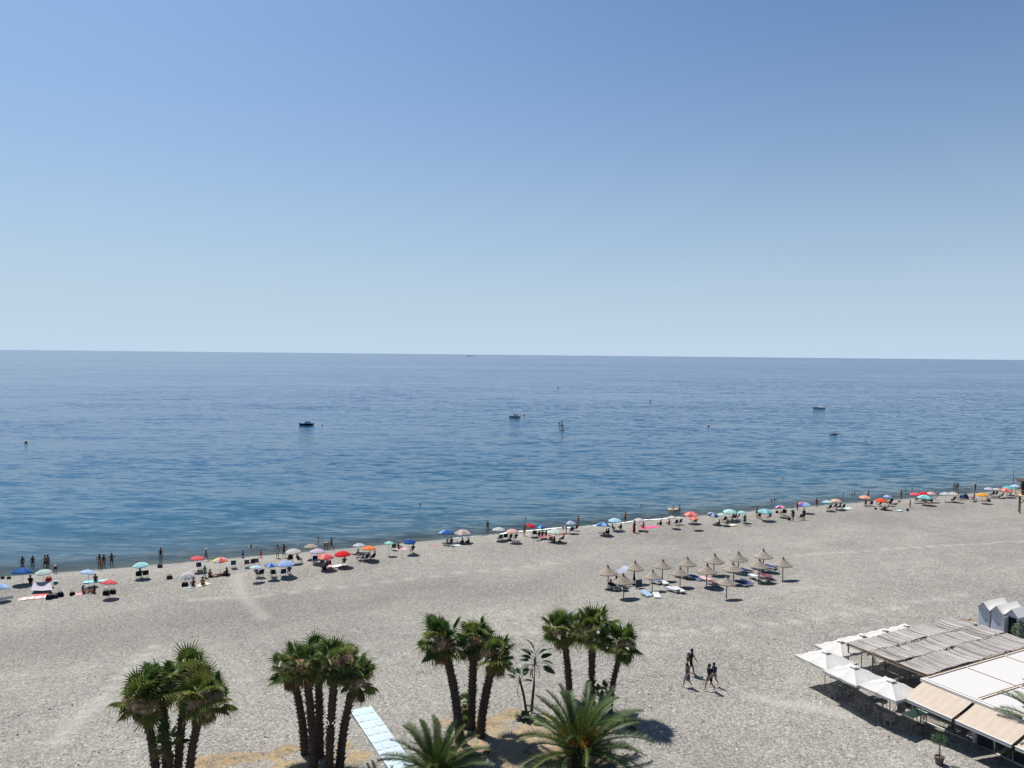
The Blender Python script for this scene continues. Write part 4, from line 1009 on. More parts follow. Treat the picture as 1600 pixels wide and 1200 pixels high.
    ch = [(-2.45, -.55, .3, 'grey woven armchair nearest the gravel, beside the third umbrella base'), (-2.35, -1.35, -.2, 'grey woven armchair left of the third umbrella pole'), (-1.0, -.8, 3.4, 'grey armchair behind the pale green table'), (-2.3, -2.5, 0.1, 'grey armchair at the dark green table, facing the pergola'),
          (-.8, -2.2, 3.2, 'grey armchair on the pergola side of the dark green table'), (-2.6, -4.5, .1, 'grey armchair under the second umbrella, on the gravel side'), (-1.2, -4.7, 3.3, 'grey armchair under the second umbrella, on the pergola side'), (-1.85, -3.9, 1.6, 'grey armchair beside the second umbrella pole'),
          (.9, -2.4, 1.5, 'grey armchair at the edge of the reed roof shade'), (1.6, -.9, -1.5, 'grey armchair under the reed roof by the pavilion'), (.8, -4.2, 0, 'grey armchair under the reed roof near the hanging plant'), (.6, 1.3, .4, 'grey armchair just inside the pavilion under the awning'), (.5, 2.1, 0, 'grey armchair by the first pavilion pillar')]
    for u, v, a, l in ch: dchair(RW(u, v), UANG - math.pi / 2 + a, l)
    # small things on tables
    for u, v, l in ((-.8, .25, 'white bowl on the pale green table'), (-1.4, -2.3, 'white plate on the dark green table'), (-1.9, -4.6, 'white cup on the table under the second umbrella')):
        b = MB(); b.lathe([(.001, .0), (.06, .005), (.11, .05), (.10, .05), (.001, .015)], 12); tag(obj('bowl', b, WHITEM, None, RW(u, v, .76)), l, 'tableware')
    # potted trees
    def pot_tree(loc, label, cr=.42, h=1.45, seed=0, lush=True):
        t = thing('potted_tree', label, 'potted tree', loc, 0); ru = random.Random(seed)
        b = MB(); b.lathe([(.001, 0), (.17, 0), (.25, .46), (.27, .46), (.27, .52), (.22, .52), (.21, .44), (.001, .44)], 16); obj('pot', b, mat('brown_pot', (.16, .12, .10), rough=.7), t)
        b = MB(); b.tube([(0, 0, .40), (.02, .01, .9), (0, 0, h)], [.045, .035, .03], 7, jit=.15); obj('trunk', b, mat('pale_trunk', (.30, .22, .16), rough=.9), t)
        b = MB()
        for i in range(900 if lush else 260):
            th = ru.uniform(0, 6.28); c_ = ru.uniform(-.55, 1); rr = cr * ru.uniform(.55, 1.0) ** .5 * (1 + .18 * math.sin(3 * th + seed) + .1 * math.sin(7 * th)); s_ = math.sqrt(1 - c_ * c_)
            p = Vector((rr * s_ * math.cos(th), rr * s_ * math.sin(th), rr * c_ * .85 + h + .18)); a = Vector((ru.gauss(0, 1), ru.gauss(0, 1), ru.gauss(0, .6))).normalized(); d = a.cross(Vector((ru.gauss(0, 1), ru.gauss(0, 1), ru.gauss(0, 1)))).normalized()
            l = ru.uniform(.05, .085); b.add([p, p + a * l * .5 + d * l * .28, p + a * l, p + a * l * .5 - d * l * .28], [(0, 1, 2, 3)])
        obj('crown', b, mat('citrus_leaf', (.040, .085, .022), rough=.4, var=.3, scale=4, trans=.25, spec=.5), t)
    q = on(1467.3, 1196, RG); pot_tree((q.x, q.y, RG), 'small round potted tree standing in the sun in front of the awnings', .40, 1.25, 1)
    q = on(1437.5, 1146, RG); pot_tree((q.x, q.y, RG), 'bare-looking potted tree in the shade at the awning corner', .30, 1.2, 2, False)
restaurant()

# ------------------------------------------------------------------ beach huts
def huts():
    WW = mat('hut_white', (.74, .745, .78), rough=.6, var=.05); RF = mat('hut_roof', (.92, .90, .85), rough=.6, var=.06)
    lab = ['white gabled beach hut farthest from the restaurant, closed door', 'white gabled beach hut, middle of the three, closed door with lock', 'white gabled beach hut beside the flowering bush, open dark side']
    for i in range(3):
        v = -7.95 + i * 1.08; u = 19.6 + (0, 0, .25)[i]
        t = thing('beach_hut', lab[i], 'beach hut', RW(u, v), UANG, 'white beach huts'); W = .98; D = 2.6; hw = 1.95; hr = 2.42; dd = 0.0
        b = MB()
        b.add([(0, -W / 2, 0), (0, W / 2, 0), (0, W / 2, hw), (0, 0, hr), (0, -W / 2, hw), (D, -W / 2, 0), (D, W / 2, 0), (D, W / 2, hw), (D, 0, hr), (D, -W / 2, hw)],
              [(0, 1, 2, 3, 4), (9, 8, 7, 6, 5), (0, 4, 9, 5), (1, 6, 7, 2)]); obj('wall', b, WW, t)
        b = MB()
        for s in (-1, 1):
            e0, e1 = (s * (W / 2 + .05), hw - .09), (0, hr + .03)
            a = [(-.18, e0[0], e0[1]), (D + .1, e0[0], e0[1]), (D + .1, 0, e1[1]), (-.18, 0, e1[1])]
            vs = a + [(x, y, z + .04) for x, y, z in a]; b.add(vs, [(0, 1, 2, 3), (4, 7, 6, 5), (0, 4, 5, 1), (1, 5, 6, 2), (2, 6, 7, 3), (3, 7, 4, 0)])
        obj('roof', b, RF, t)
        if i < 2:
            for k in range(6):
                b = cached('board', lambda: (lambda m: (m.box((0, 0, 0), (.025, .118, 1.78)), m)[1].mesh('board'))(MB())); d = obj('door_board', b, mat('hut_door', (.66, .70, .80), rough=.5, var=.06, rnd=.05), t, (-.015 - (k % 2) * .004, -.305 + k * .122, .93))
            b = MB(); b.box((0, 0, 0), (.04, .05, .07)); obj('handle', b, DARKM, t, (-.045, -.2, 1.0)); 
            b = MB()
            for y in (-.39, .39): b.box((-.012, y, .92), (.03, .03, 1.84))
            obj('door_frame', b, WW, t)
        else:
            b = MB(); b.box((-.01, -.0, .9), (.02, .6, 1.75)); obj('open_doorway', b, mat('dark_inside', (.015, .015, .02)), t)
            b = MB(); b.box((-.30, .33, .9), (.60, .03, 1.75)); obj('door', b, WW, t)
    # flowering bush
    q = on(1597, 1003, RG); t = thing('flowering_bush', 'round green bush with white flowers at the right edge beside the huts', 'bush', (q.x, q.y, RG)); ru = random.Random(2)
    for nm, n, m, s in (('foliage', 2600, mat('bush_leaf', (.05, .10, .03), rough=.5, var=.3, scale=3, trans=.2), .09), ('flowers', 260, mat('white_flower', (.75, .73, .70), rough=.7), .07)):
        b = MB()
        for i in range(n):
            th = ru.uniform(0, 6.28); c_ = ru.uniform(-.2, 1); rr = .85 * ru.uniform(.5 if nm == 'foliage' else .97, 1.05) ** .5 * (1 + .12 * math.sin(4 * th)); s_ = math.sqrt(max(0, 1 - c_ * c_)); p = Vector((rr * s_ * math.cos(th), rr * s_ * math.sin(th), .75 + rr * c_))
            a = Vector((ru.gauss(0, 1), ru.gauss(0, 1), ru.gauss(0, .6))).normalized(); d = a.cross(Vector((ru.gauss(0, 1), ru.gauss(0, 1), 1))).normalized(); l = s * ru.uniform(.7, 1.2)
            b.add([p, p + a * l * .5 + d * l * .35, p + a * l, p + a * l * .5 - d * l * .35], [(0, 1, 2, 3)])
        obj(nm, b, m, t)
    b = MB()
    for k in range(5): b.tube([(0, 0, -.05), (.25 * math.cos(k * 1.3), .25 * math.sin(k * 1.3), .9)], [.04, .02], 5)
    obj('stem', b, BARK, t)
    # brown heap of old reed behind the pergola and pale stones
    q = on(1498, 974, RG); b = MB(); ru = random.Random(9)
    for i in range(420):
        x = ru.gauss(0, .85); y = ru.gauss(0, .28); z = max(.02, .42 * math.exp(-(x / .8) ** 2 - (y / .4) ** 2) * ru.uniform(.4, 1)); a = ru.gauss(0, .35); l = ru.uniform(.3, .6)
        b.tube([(x, y, z), (x + l * math.cos(a), y + l * math.sin(a), z * ru.uniform(.5, 1))], .022, 3, caps=False)
    tag(obj('reed_heap', b, mat('brown_reed', (.26, .16, .10), rough=.95, var=.3), None, (q.x, q.y, RG), (0, 0, UANG)), 'brown heap of discarded reed behind the far corner of the pergola', 'reed heap')
    for i, px in enumerate((1519, 1524, 1529)):
        q = on(px, 974 + i, RG); b = MB(); b.lathe([(.001, .22), (.14, .17), (.2, .05), (.17, 0)], 7); tag(obj('pale_stone', b, mat('pale_stone', (.5, .45, .38), rough=.9), None, (q.x, q.y, RG), (0, 0, i), (1, .7, .9)), ['leftmost pale stone before the white beach huts', 'middle pale stone before the white beach huts', 'pale stone nearest the white beach hut wall'][i], 'stone', 'pale stones by the huts')
huts()

# ------------------------------------------------------------------ lifeguard tower at the right edge
def tower():
    q = at(1593.5, 803); WD = mat('tower_wood', (.26, .17, .10), rough=.8, var=.25, scale=10); WL = mat('tower_deck_wood', (.46, .35, .22), rough=.8, var=.2, scale=10); DK = mat('tower_cabin_wood', (.05, .028, .02), rough=.8, var=.3)
    t = thing('lifeguard_tower', 'wooden lifeguard tower on crossed legs at the right edge of the beach', 'lifeguard tower', q, -.52)
    S = 2.4; dh = 3.0
    for x in (0, S):
        for y in (0, S):
            b = MB(); b.tube([(x, y, -.3), (x, y, dh)], .09, 8); obj('leg', b, WD, t)
    for a, c in (((0, 0, 1.7), (1.0, 0, 2.75)), ((1.15, 0, 1.6), (0.1, 0, 2.6)), ((S, 0, 1.6), (S - 1, 0, 2.7)), ((0, 0, 1.6), (0, 1.1, 2.75)), ((0, S, 1.6), (0, S - 1.1, 2.75))):
        b = MB(); b.tube([a, c], .06, 6); obj('brace', b, WD, t)
    for k in range(13):
        b = cached('tplank', lambda: (lambda m: (m.box((0, 0, 0), (.27, 3.9, .07)), m)[1].mesh('plank'))(MB())); obj('deck_plank', b, WL, t, (-.75 + k * .29, S / 2 - .1, dh + .06 + .003 * (k % 2)))
    for z in (.55, 1.0):
        b = MB(); b.box((-.85, S / 2, dh + z), (.07, 3.8, .09)); b.box((S / 2 - .1, -.78, dh + z), (3.6, .07, .09)); obj('rail', b, WL, t)
    for x, y in ((-.85, -.78), (-.85, 3.1), (.6, -.78), (2.0, -.78)):
        b = MB(); b.box((x, y, dh + .52), (.08, .08, 1.0)); obj('rail_post', b, WL, t)
    b = MB(); b.box((1.35, 1.4, dh + 1.2), (2.3, 2.3, 2.2)); obj('cabin', b, DK, t)
    b = MB(); b.box((1.4, 1.3, dh + 2.42), (4.0, 3.4, .10)); obj('roof', b, DK, t)
    b = MB(); b.tube([(.9, .8, dh + 2.4), (.9, .8, dh + 3.9)], .03, 5); obj('aerial', b, ALU, t)
    q = at(1582.7, 771); s = (771 - 735) / scale_at(q); b = MB(); b.tube([(0, 0, -.2), (0, 0, s)], [.07, .05], 8); t = thing('flag_pole', 'tall bare pole beside the lifeguard tower', 'pole', q); obj('pole', b, WD, t)
    b = MB(); b.box((.12, 0, s - .1), (.3, .05, .05)); obj('cross_arm', b, WD, t)
tower()

# ------------------------------------------------------------------ straw umbrellas and loungers
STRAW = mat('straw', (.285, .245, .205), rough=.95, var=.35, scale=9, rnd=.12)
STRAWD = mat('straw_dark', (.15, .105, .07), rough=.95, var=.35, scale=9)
SPOLE = mat('umbrella_pole', (.13, .105, .09), rough=.8, var=.2)
def straw_meshes(seed):
    ru = random.Random(seed); b = MB(); n = 40; rows = []
    for i in range(9):
        s = i / 8; r = .03 + 1.05 * s; z = 2.50 - .78 * s ** .78 + (0 if i % 2 else -.018)
        for k in range(n):
            a = 2 * math.pi * k / n; j = ru.uniform(-.012, .012); rr = r * (1 + (.05 * ru.random() - .02) * (s > .9)); rows.append((rr * math.cos(a), rr * math.sin(a), z + j))
    fs = [(i * n + k, i * n + (k + 1) % n, (i + 1) * n + (k + 1) % n, (i + 1) * n + k) for i in range(8) for k in range(n)]
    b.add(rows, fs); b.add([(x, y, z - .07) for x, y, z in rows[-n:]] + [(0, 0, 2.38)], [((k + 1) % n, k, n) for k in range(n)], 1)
    b.add(rows[-n:] + [(x * .99, y * .99, z - .07) for x, y, z in rows[-n:]], [(k, (k + 1) % n, n + (k + 1) % n, n + k) for k in range(n)])
    f = MB()
    for k in range(260):
        a = ru.uniform(0, 6.283); s = ru.choice([.35, .6, .8, .98, 1, 1]); r = .03 + 1.05 * s; z = 2.51 - .78 * s ** .78; l = ru.uniform(.06, .16); w = .012
        p = Vector((r * math.cos(a), r * math.sin(a), z)); t_ = Vector((-math.sin(a), math.cos(a), 0)); d = Vector((math.cos(a) * .8, math.sin(a) * .8, -.75 if s > .9 else -.42)) * l
        f.add([p - t_ * w, p + t_ * w, p + d], [(0, 1, 2)])
    c = MB(); c.lathe([(.001, .16), (.05, .13), (.09, 0), (.14, -.08)], 9, c=(0, 0, 2.50))
    return b.mesh('canopy'), f.mesh('fringe'), c.mesh('finial')
STR = [((949.2, 882), (950, 919), 'front row, leftmost of all, white cloth tied to it'), ((989.6, 875.6), (991, 911.5), 'behind the leftmost pair, with the other end of the white cloth'), ((973, 895), (974.4, 934.6), 'nearest the camera on the left, shadow on empty gravel'),
       ((1019.4, 890), (1019, 924), 'in front of the big palm side, over two white loungers'), ((1033, 873.5), (1034.8, 908), 'third in the back row from the left'), ((1062.4, 886), (1062.4, 918.5), 'centre of the group, over a white lounger'),
       ((1074, 870), (1074.6, 904), 'fourth in the back row from the left, over blue loungers'), ((1113.7, 864), (1115.2, 901), 'fifth in the back row, nothing under it'), ((1103.6, 879.4), (1104, 917.6), 'over the pink covered loungers'),
       ((1153, 860.8), (1153.7, 897), 'sixth in the back row, over pale blue loungers'), ((1147.5, 877.7), (1146, 913), 'in front of the pale blue loungers, beside a navy one'), ((1134.6, 901.3), (1135, 934), 'nearest the camera in the middle, ragged fringe'),
       ((1193, 856.9), (1192.5, 893), 'farthest back at the right of the back row'), ((1185.7, 872.6), (1185.7, 909), 'over the dark red covered loungers'), ((1224, 869.8), (1222.9, 905), 'rightmost of all, standing alone')]
def straws():
    for i, (ap, bs, l) in enumerate(STR):
        q = at(*bs); s = (bs[1] - ap[1]) / scale_at(q) / 2.62; s = min(1.05, max(.85, s))
        t = thing('straw_umbrella', 'straw umbrella, ' + l, 'straw umbrella', q, R.uniform(0, 6), 'straw umbrellas on the open gravel', s)
        a, f, c = cached(('straw', i % 4), lambda: straw_meshes(i % 4))
        rot = (R.uniform(-.03, .03), R.uniform(-.03, .03), 0)
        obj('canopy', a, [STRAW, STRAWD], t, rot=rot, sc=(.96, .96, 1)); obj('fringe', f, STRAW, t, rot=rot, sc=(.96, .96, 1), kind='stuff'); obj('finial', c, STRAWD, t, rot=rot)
        b = MB(); b.tube([(0, 0, -.1), (0, 0, 2.42)], .055, 8); obj('pole', cached('spole', lambda: b.mesh('pole')), SPOLE, t)
    LB, LN, LP, LR = '#7da3cf', '#1c2c55', '#d8a8a4', '#5d2733'
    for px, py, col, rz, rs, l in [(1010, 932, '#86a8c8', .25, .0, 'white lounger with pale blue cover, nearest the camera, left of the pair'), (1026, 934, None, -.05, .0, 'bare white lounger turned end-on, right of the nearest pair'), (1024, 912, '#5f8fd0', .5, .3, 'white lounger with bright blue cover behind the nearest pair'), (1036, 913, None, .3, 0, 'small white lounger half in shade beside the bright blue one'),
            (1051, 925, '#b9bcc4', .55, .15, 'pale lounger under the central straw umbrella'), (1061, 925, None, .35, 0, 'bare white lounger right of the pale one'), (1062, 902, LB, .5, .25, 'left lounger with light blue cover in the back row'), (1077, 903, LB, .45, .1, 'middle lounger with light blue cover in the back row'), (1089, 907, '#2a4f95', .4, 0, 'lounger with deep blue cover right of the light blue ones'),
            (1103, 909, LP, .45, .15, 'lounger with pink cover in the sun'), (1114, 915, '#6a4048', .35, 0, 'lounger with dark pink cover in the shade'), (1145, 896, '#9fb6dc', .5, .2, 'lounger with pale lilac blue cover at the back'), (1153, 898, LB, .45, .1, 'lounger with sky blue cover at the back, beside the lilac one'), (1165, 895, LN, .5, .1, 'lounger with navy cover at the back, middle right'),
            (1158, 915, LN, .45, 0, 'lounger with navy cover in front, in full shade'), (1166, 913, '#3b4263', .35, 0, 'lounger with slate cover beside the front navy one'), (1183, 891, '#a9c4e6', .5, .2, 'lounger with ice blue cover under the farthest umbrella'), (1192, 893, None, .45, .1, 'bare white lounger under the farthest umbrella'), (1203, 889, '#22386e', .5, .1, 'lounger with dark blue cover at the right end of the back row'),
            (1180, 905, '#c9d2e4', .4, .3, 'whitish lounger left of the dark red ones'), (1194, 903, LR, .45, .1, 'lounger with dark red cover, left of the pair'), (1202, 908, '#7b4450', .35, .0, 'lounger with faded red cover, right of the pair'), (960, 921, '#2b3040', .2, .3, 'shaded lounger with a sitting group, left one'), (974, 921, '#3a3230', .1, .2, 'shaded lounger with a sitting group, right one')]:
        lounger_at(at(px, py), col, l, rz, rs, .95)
    # white cloth stretched between two straw umbrellas
    A_ = at(963, 884, 1.9); A_.z += 1.9; B_ = at(982, 884.5, 2.0); B_.z += 2.0; 
    p = [on(962, 891, 4.35), on(975, 883.5, 4.6), on(983, 887, 4.5), on(968, 896, 4.1)]
    b = MB(); b.sheet(lambda u, v: tuple((p[0].lerp(p[1], u)).lerp(p[3].lerp(p[2], u), v) - Vector((0, 0, .22 * math.sin(math.pi * u) * (.4 + .6 * v)))), 10, 8, thick=.006)
    t = thing('shade_cloth', 'white shade cloth stretched between the two leftmost straw umbrellas', 'shade cloth', (0, 0, 0)); obj('cloth', b, cloth('#c9cfe0', .2), t)
    b = MB(); b.tube([p[0], on(950, 888, 4.3)], .01, 4); b.tube([p[2], on(990, 884, 4.5)], .01, 4); obj('cord', b, DARKM, t)
    closed_parasol(990.8, 889, 914, '#1b2038', 'closed navy parasol leaning on the second straw umbrella pole', 'parasol')
    q = at(998, 919); t = thing('folding_table', 'upright folded table frame beside the closed navy parasol', 'table', q, .5)
    b = MB()
    for z in (.1, .9): b.box((0, 0, z), (.8, .05, .05))
    for x in (-.4, .4): b.box((x, 0, .5), (.05, .05, .9))
    obj('frame', b, mat('grey_plastic', (.30, .29, .28)), t); b = MB(); b.box((0, .04, .5), (.76, .02, .8)); obj('tabletop', b, mat('table_dark', (.06, .07, .09)), t)
    for px, py, pn, sk, w, hr, l in [(954, 919, 'sitground', 'brown', [('shirt', '#2a1d24')], ('hair', '#120c08'), 'person in dark shirt sitting leftmost under the first straw umbrella'), (961, 917, 'sitchair', 'tan', [('swimsuit', '#20242c')], ('longhair', '#1a100a'), 'long haired person in black swimsuit on the shaded lounger'),
                                 (968.5, 918, 'sitchair', 'tan', [('shirt', '#5a6a84')], ('hair', '#2b1a10'), 'person in grey blue shirt on the shaded lounger'), (974, 918, 'sitchair', 'tan', [('shirt', '#8a4a4a')], ('hair', '#20140c'), 'person in faded red shirt at the right of the shaded group')]:
        q = at(px, py); q.z += .0; person(q, l, pn, SEA + R.uniform(-.8, .8), 1, sk, w, hr)
straws()

# ------------------------------------------------------------------ parasols at the waterline
C = dict(coral='#e0606a', red='#d8202c', blue='#2f5fa6', navy='#1d4f96', sky='#8fb4e2', pale='#b4cde8', aqua='#a8d8dc', mint='#bcdcd4', white='#c4c4c6', pinkw='#d6c0c4', cream='#cfc9b8', grey='#a9a296', orange='#f08a4e', lav='#b9bfdc', yellow='#e9d94a', green='#7fc79a', teal='#6fb8c4', mag='#c82a84', vio='#7a5fc0', peach='#e8a892', or2='#e85a3a', amber='#eda43a', lblue='#9db8e4')
PL = [(35.6, 886.9, 31, ['navy', 'blue'], 'deep blue parasol tilted left beside the seated person in black', .12, 3.0), (68, 889.8, 24, ['mint', 'white'], 'white and pale green parasol above the white sunshade sheet', .05, 0), (138.8, 889.8, 24, ['pale'], 'pale blue parasol beside the pair standing in the shallows', .22, 2.6), (171, 905.5, 25, ['coral'], 'coral red parasol, lowest on the beach at the left', .2, 2.8), (2, 911.5, 28, ['sky', 'pale'], 'light blue parasol cut by the left edge', .22, 2.7),
      (220, 878.5, 24, ['aqua'], 'pale aqua parasol over two dark chairs, left part', .03, 0), (308.8, 868.5, 22, ['coral'], 'coral parasol beside the man walking along the water', .08, 2.8), (343.8, 871, 23, ['peach', 'mag', 'lblue', 'yellow', 'white', 'coral', 'orange', 'pale'], 'rainbow parasol left of the closed navy parasol', .04, 0),
      (458, 857.5, 24, ['white', 'cream'], 'off-white parasol between the standing woman in white and the grey one', .03, 0), (486, 850, 22, ['grey'], 'grey beige parasol at the water edge', .08, 3.0), (496, 857, 24, ['pinkw', 'lav'], 'white and pale pink parasol over the navy chair', .05, 3), (509, 865, 26, ['coral', 'peach', 'coral'], 'flat coral parasol left of the bright red one', .04, 0), (535, 861, 25, ['red'], 'bright red parasol with a person in green below', .03, 0),
      (400, 882.8, 20, ['mint', 'pale'], 'pale mint parasol, left of three in a row', .12, 2.9), (423.5, 879.5, 20, ['blue', 'sky'], 'mid blue parasol, middle of three in a row', .06, 2.8), (446.8, 876, 27, ['lblue'], 'light blue parasol, right of three in a row', .02, 0), (561, 848.5, 20, ['lav', 'white'], 'white lilac parasol behind the orange one', .08, 3), (577, 852.5, 23, ['orange'], 'orange parasol over a shaded group', .1, 2.9),
      (608, 845.5, 16, ['aqua', 'green', 'yellow', 'yellow', 'green', 'aqua'], 'small parasol in aqua, green and yellow', .08, 2.9), (640, 843, 20, ['navy'], 'dark blue parasol with one shaded chair', .04, 0), (697.5, 827.5, 24, ['blue', 'blue', 'blue', 'lblue'], 'violet blue parasol at the water edge, left of the beige one', .1, 2.9), (723, 827.5, 26, ['pinkw', 'grey'], 'beige parasol beside the violet blue one', .06, .4),
      (779.5, 823.5, 21, ['white'], 'bright white parasol over two dark chairs', .08, 3), (800.5, 826.5, 20, ['pinkw', 'peach'], 'pinkish white parasol right of the bright white one', .03, 0), (830.6, 818.5, 17, ['coral', 'red'], 'dark red parasol tipped steeply toward the sea', .55, 2.6), (845.6, 820.5, 16, ['blue', 'sky', 'blue'], 'small blue parasol right of the tipped red one', .12, .6),
      (867.5, 826.5, 26, ['cream', 'mint'], 'wide cream green parasol over the orange towel', .06, 2.9), (891, 813.5, 18, ['white', 'lblue', 'white', 'navy'], 'small white and blue parasol beside the standing man', .05, 0), (942.5, 816, 23, ['blue', 'lblue'], 'violet blue parasol above the shaded reclining group', .14, 2.9), (961, 809.5, 21, ['aqua', 'pale'], 'pale turquoise parasol right above the violet blue one', .03, 0),
      (998.7, 809.5, 18, ['pinkw', 'white'], 'white pink parasol behind the woman in the red dress', .03, 0), (1050, 806, 15, ['cream'], 'small cream parasol at the foam line', .05, 3), (1080, 799.5, 23, ['coral', 'peach'], 'coral and white striped parasol, larger of two stacked coral ones', .05, .3), (1084.5, 807.5, 16, ['peach', 'coral'], 'small salmon parasol in front of the striped coral one', .05, 3),
      (1115, 801, 18, ['white', 'navy'], 'navy and white striped parasol tilted right', .22, .4), (1127.5, 801.5, 14, ['mint'], 'small mint parasol between the striped and the aqua one', .05, 3), (1140.6, 795.5, 22, ['aqua', 'mint'], 'pale aqua parasol over a busy group of chairs', .03, 0), (1160, 798, 14, ['aqua'], 'small aqua parasol above the standing woman', .05, 0), (1195.6, 795, 23, ['teal', 'aqua'], 'wide turquoise parasol beside the red chair', .04, 0),
      (1219, 789.5, 16, ['lav', 'mag', 'pinkw'], 'lilac and pink parasol over the shaded bags', .08, 2.9), (1257.5, 784.5, 20, ['mag', 'or2', 'orange', 'vio', 'lblue', 'aqua', 'lblue', 'vio'], 'vivid rainbow parasol in magenta, red and light blue', .1, .4), (1292.5, 781.5, 17, ['aqua', 'mint', 'cream', 'lblue'], 'pastel multicoloured parasol left of the peach one', .12, 2.9), (1306.5, 779.5, 17, ['peach', 'cream'], 'peach and cream parasol right of the pastel one', .04, .3),
      (1352, 774, 18, ['peach'], 'salmon parasol above the woman with a red chair', .04, 0), (1377.5, 779, 18, ['or2'], 'orange red parasol right of the salmon one', .06, .3), (1386.5, 773.5, 12, ['lav', 'lblue'], 'small lavender parasol behind the orange red one', .04, 0), (1430, 769.5, 17, ['coral'], 'coral parasol at the left of the four close together', .05, 3), (1443, 768.5, 14, ['red'], 'crimson parasol behind the turquoise one', .05, 0), (1455, 768.5, 15, ['pinkw', 'peach'], 'pinkish white parasol at the right of the four', .05, 0), (1445.5, 773, 22, ['teal', 'aqua'], 'turquoise parasol in front of the crimson one', .03, 0),
      (1477.5, 769, 17, ['white'], 'white parasol, left of two white neighbours', .05, 3), (1490, 769, 17, ['white', 'cream'], 'white parasol, right of two white neighbours', .05, .3), (1535, 770.2, 17, ['amber'], 'yellow orange parasol near the right edge', .05, 0), (1545.6, 761.5, 14, ['lav', 'white'], 'pale lilac parasol behind the yellow orange one', .03, 0), (1558, 762.5, 12, ['white'], 'small white parasol left of the coral one near the tower', .03, 0), (1571, 762.5, 20, ['coral', 'peach'], 'coral parasol near the lifeguard tower', .05, .3), (1576.5, 759, 17, ['teal'], 'teal parasol behind the coral one near the tower', .03, 0), (1587, 757, 14, ['pale'], 'pale blue parasol nearest the lifeguard tower', .03, 0)]
for px, py, w, cs, l, ti, td in PL:
    parasol(px, py, w, [C[c] for c in cs], l, ti, td, 1.85)
closed_parasol(379.4, 858, 872, '#1c2a5c', 'closed navy parasol standing alone at the water edge')
closed_parasol(407.7, 857.5, 871.5, '#c22a34', 'closed red parasol standing alone right of the closed navy one')
# parasol lying open on the gravel
q = at(290, 905.5); t = thing('beach_parasol', 'open white parasol lying tipped on the gravel left of the seated couple', 'parasol', q, 0, PAR)
obj('canopy', cached(('can', 1), lambda: canopy_mesh(1)), [cloth(C['white'], .3)], t, (0, 0, .62), (.42, -.1, 0), (.9, .9, 1.0)); obj('ribs', cached('ribs', ribs_mesh), ALU, t, (0, 0, .62), (.42, -.1, 0), .9)
b = MB(); b.tube([(0, 0, 0), (0, -.28, .62)], .016, 6); obj('pole', b, WHITEM, t)

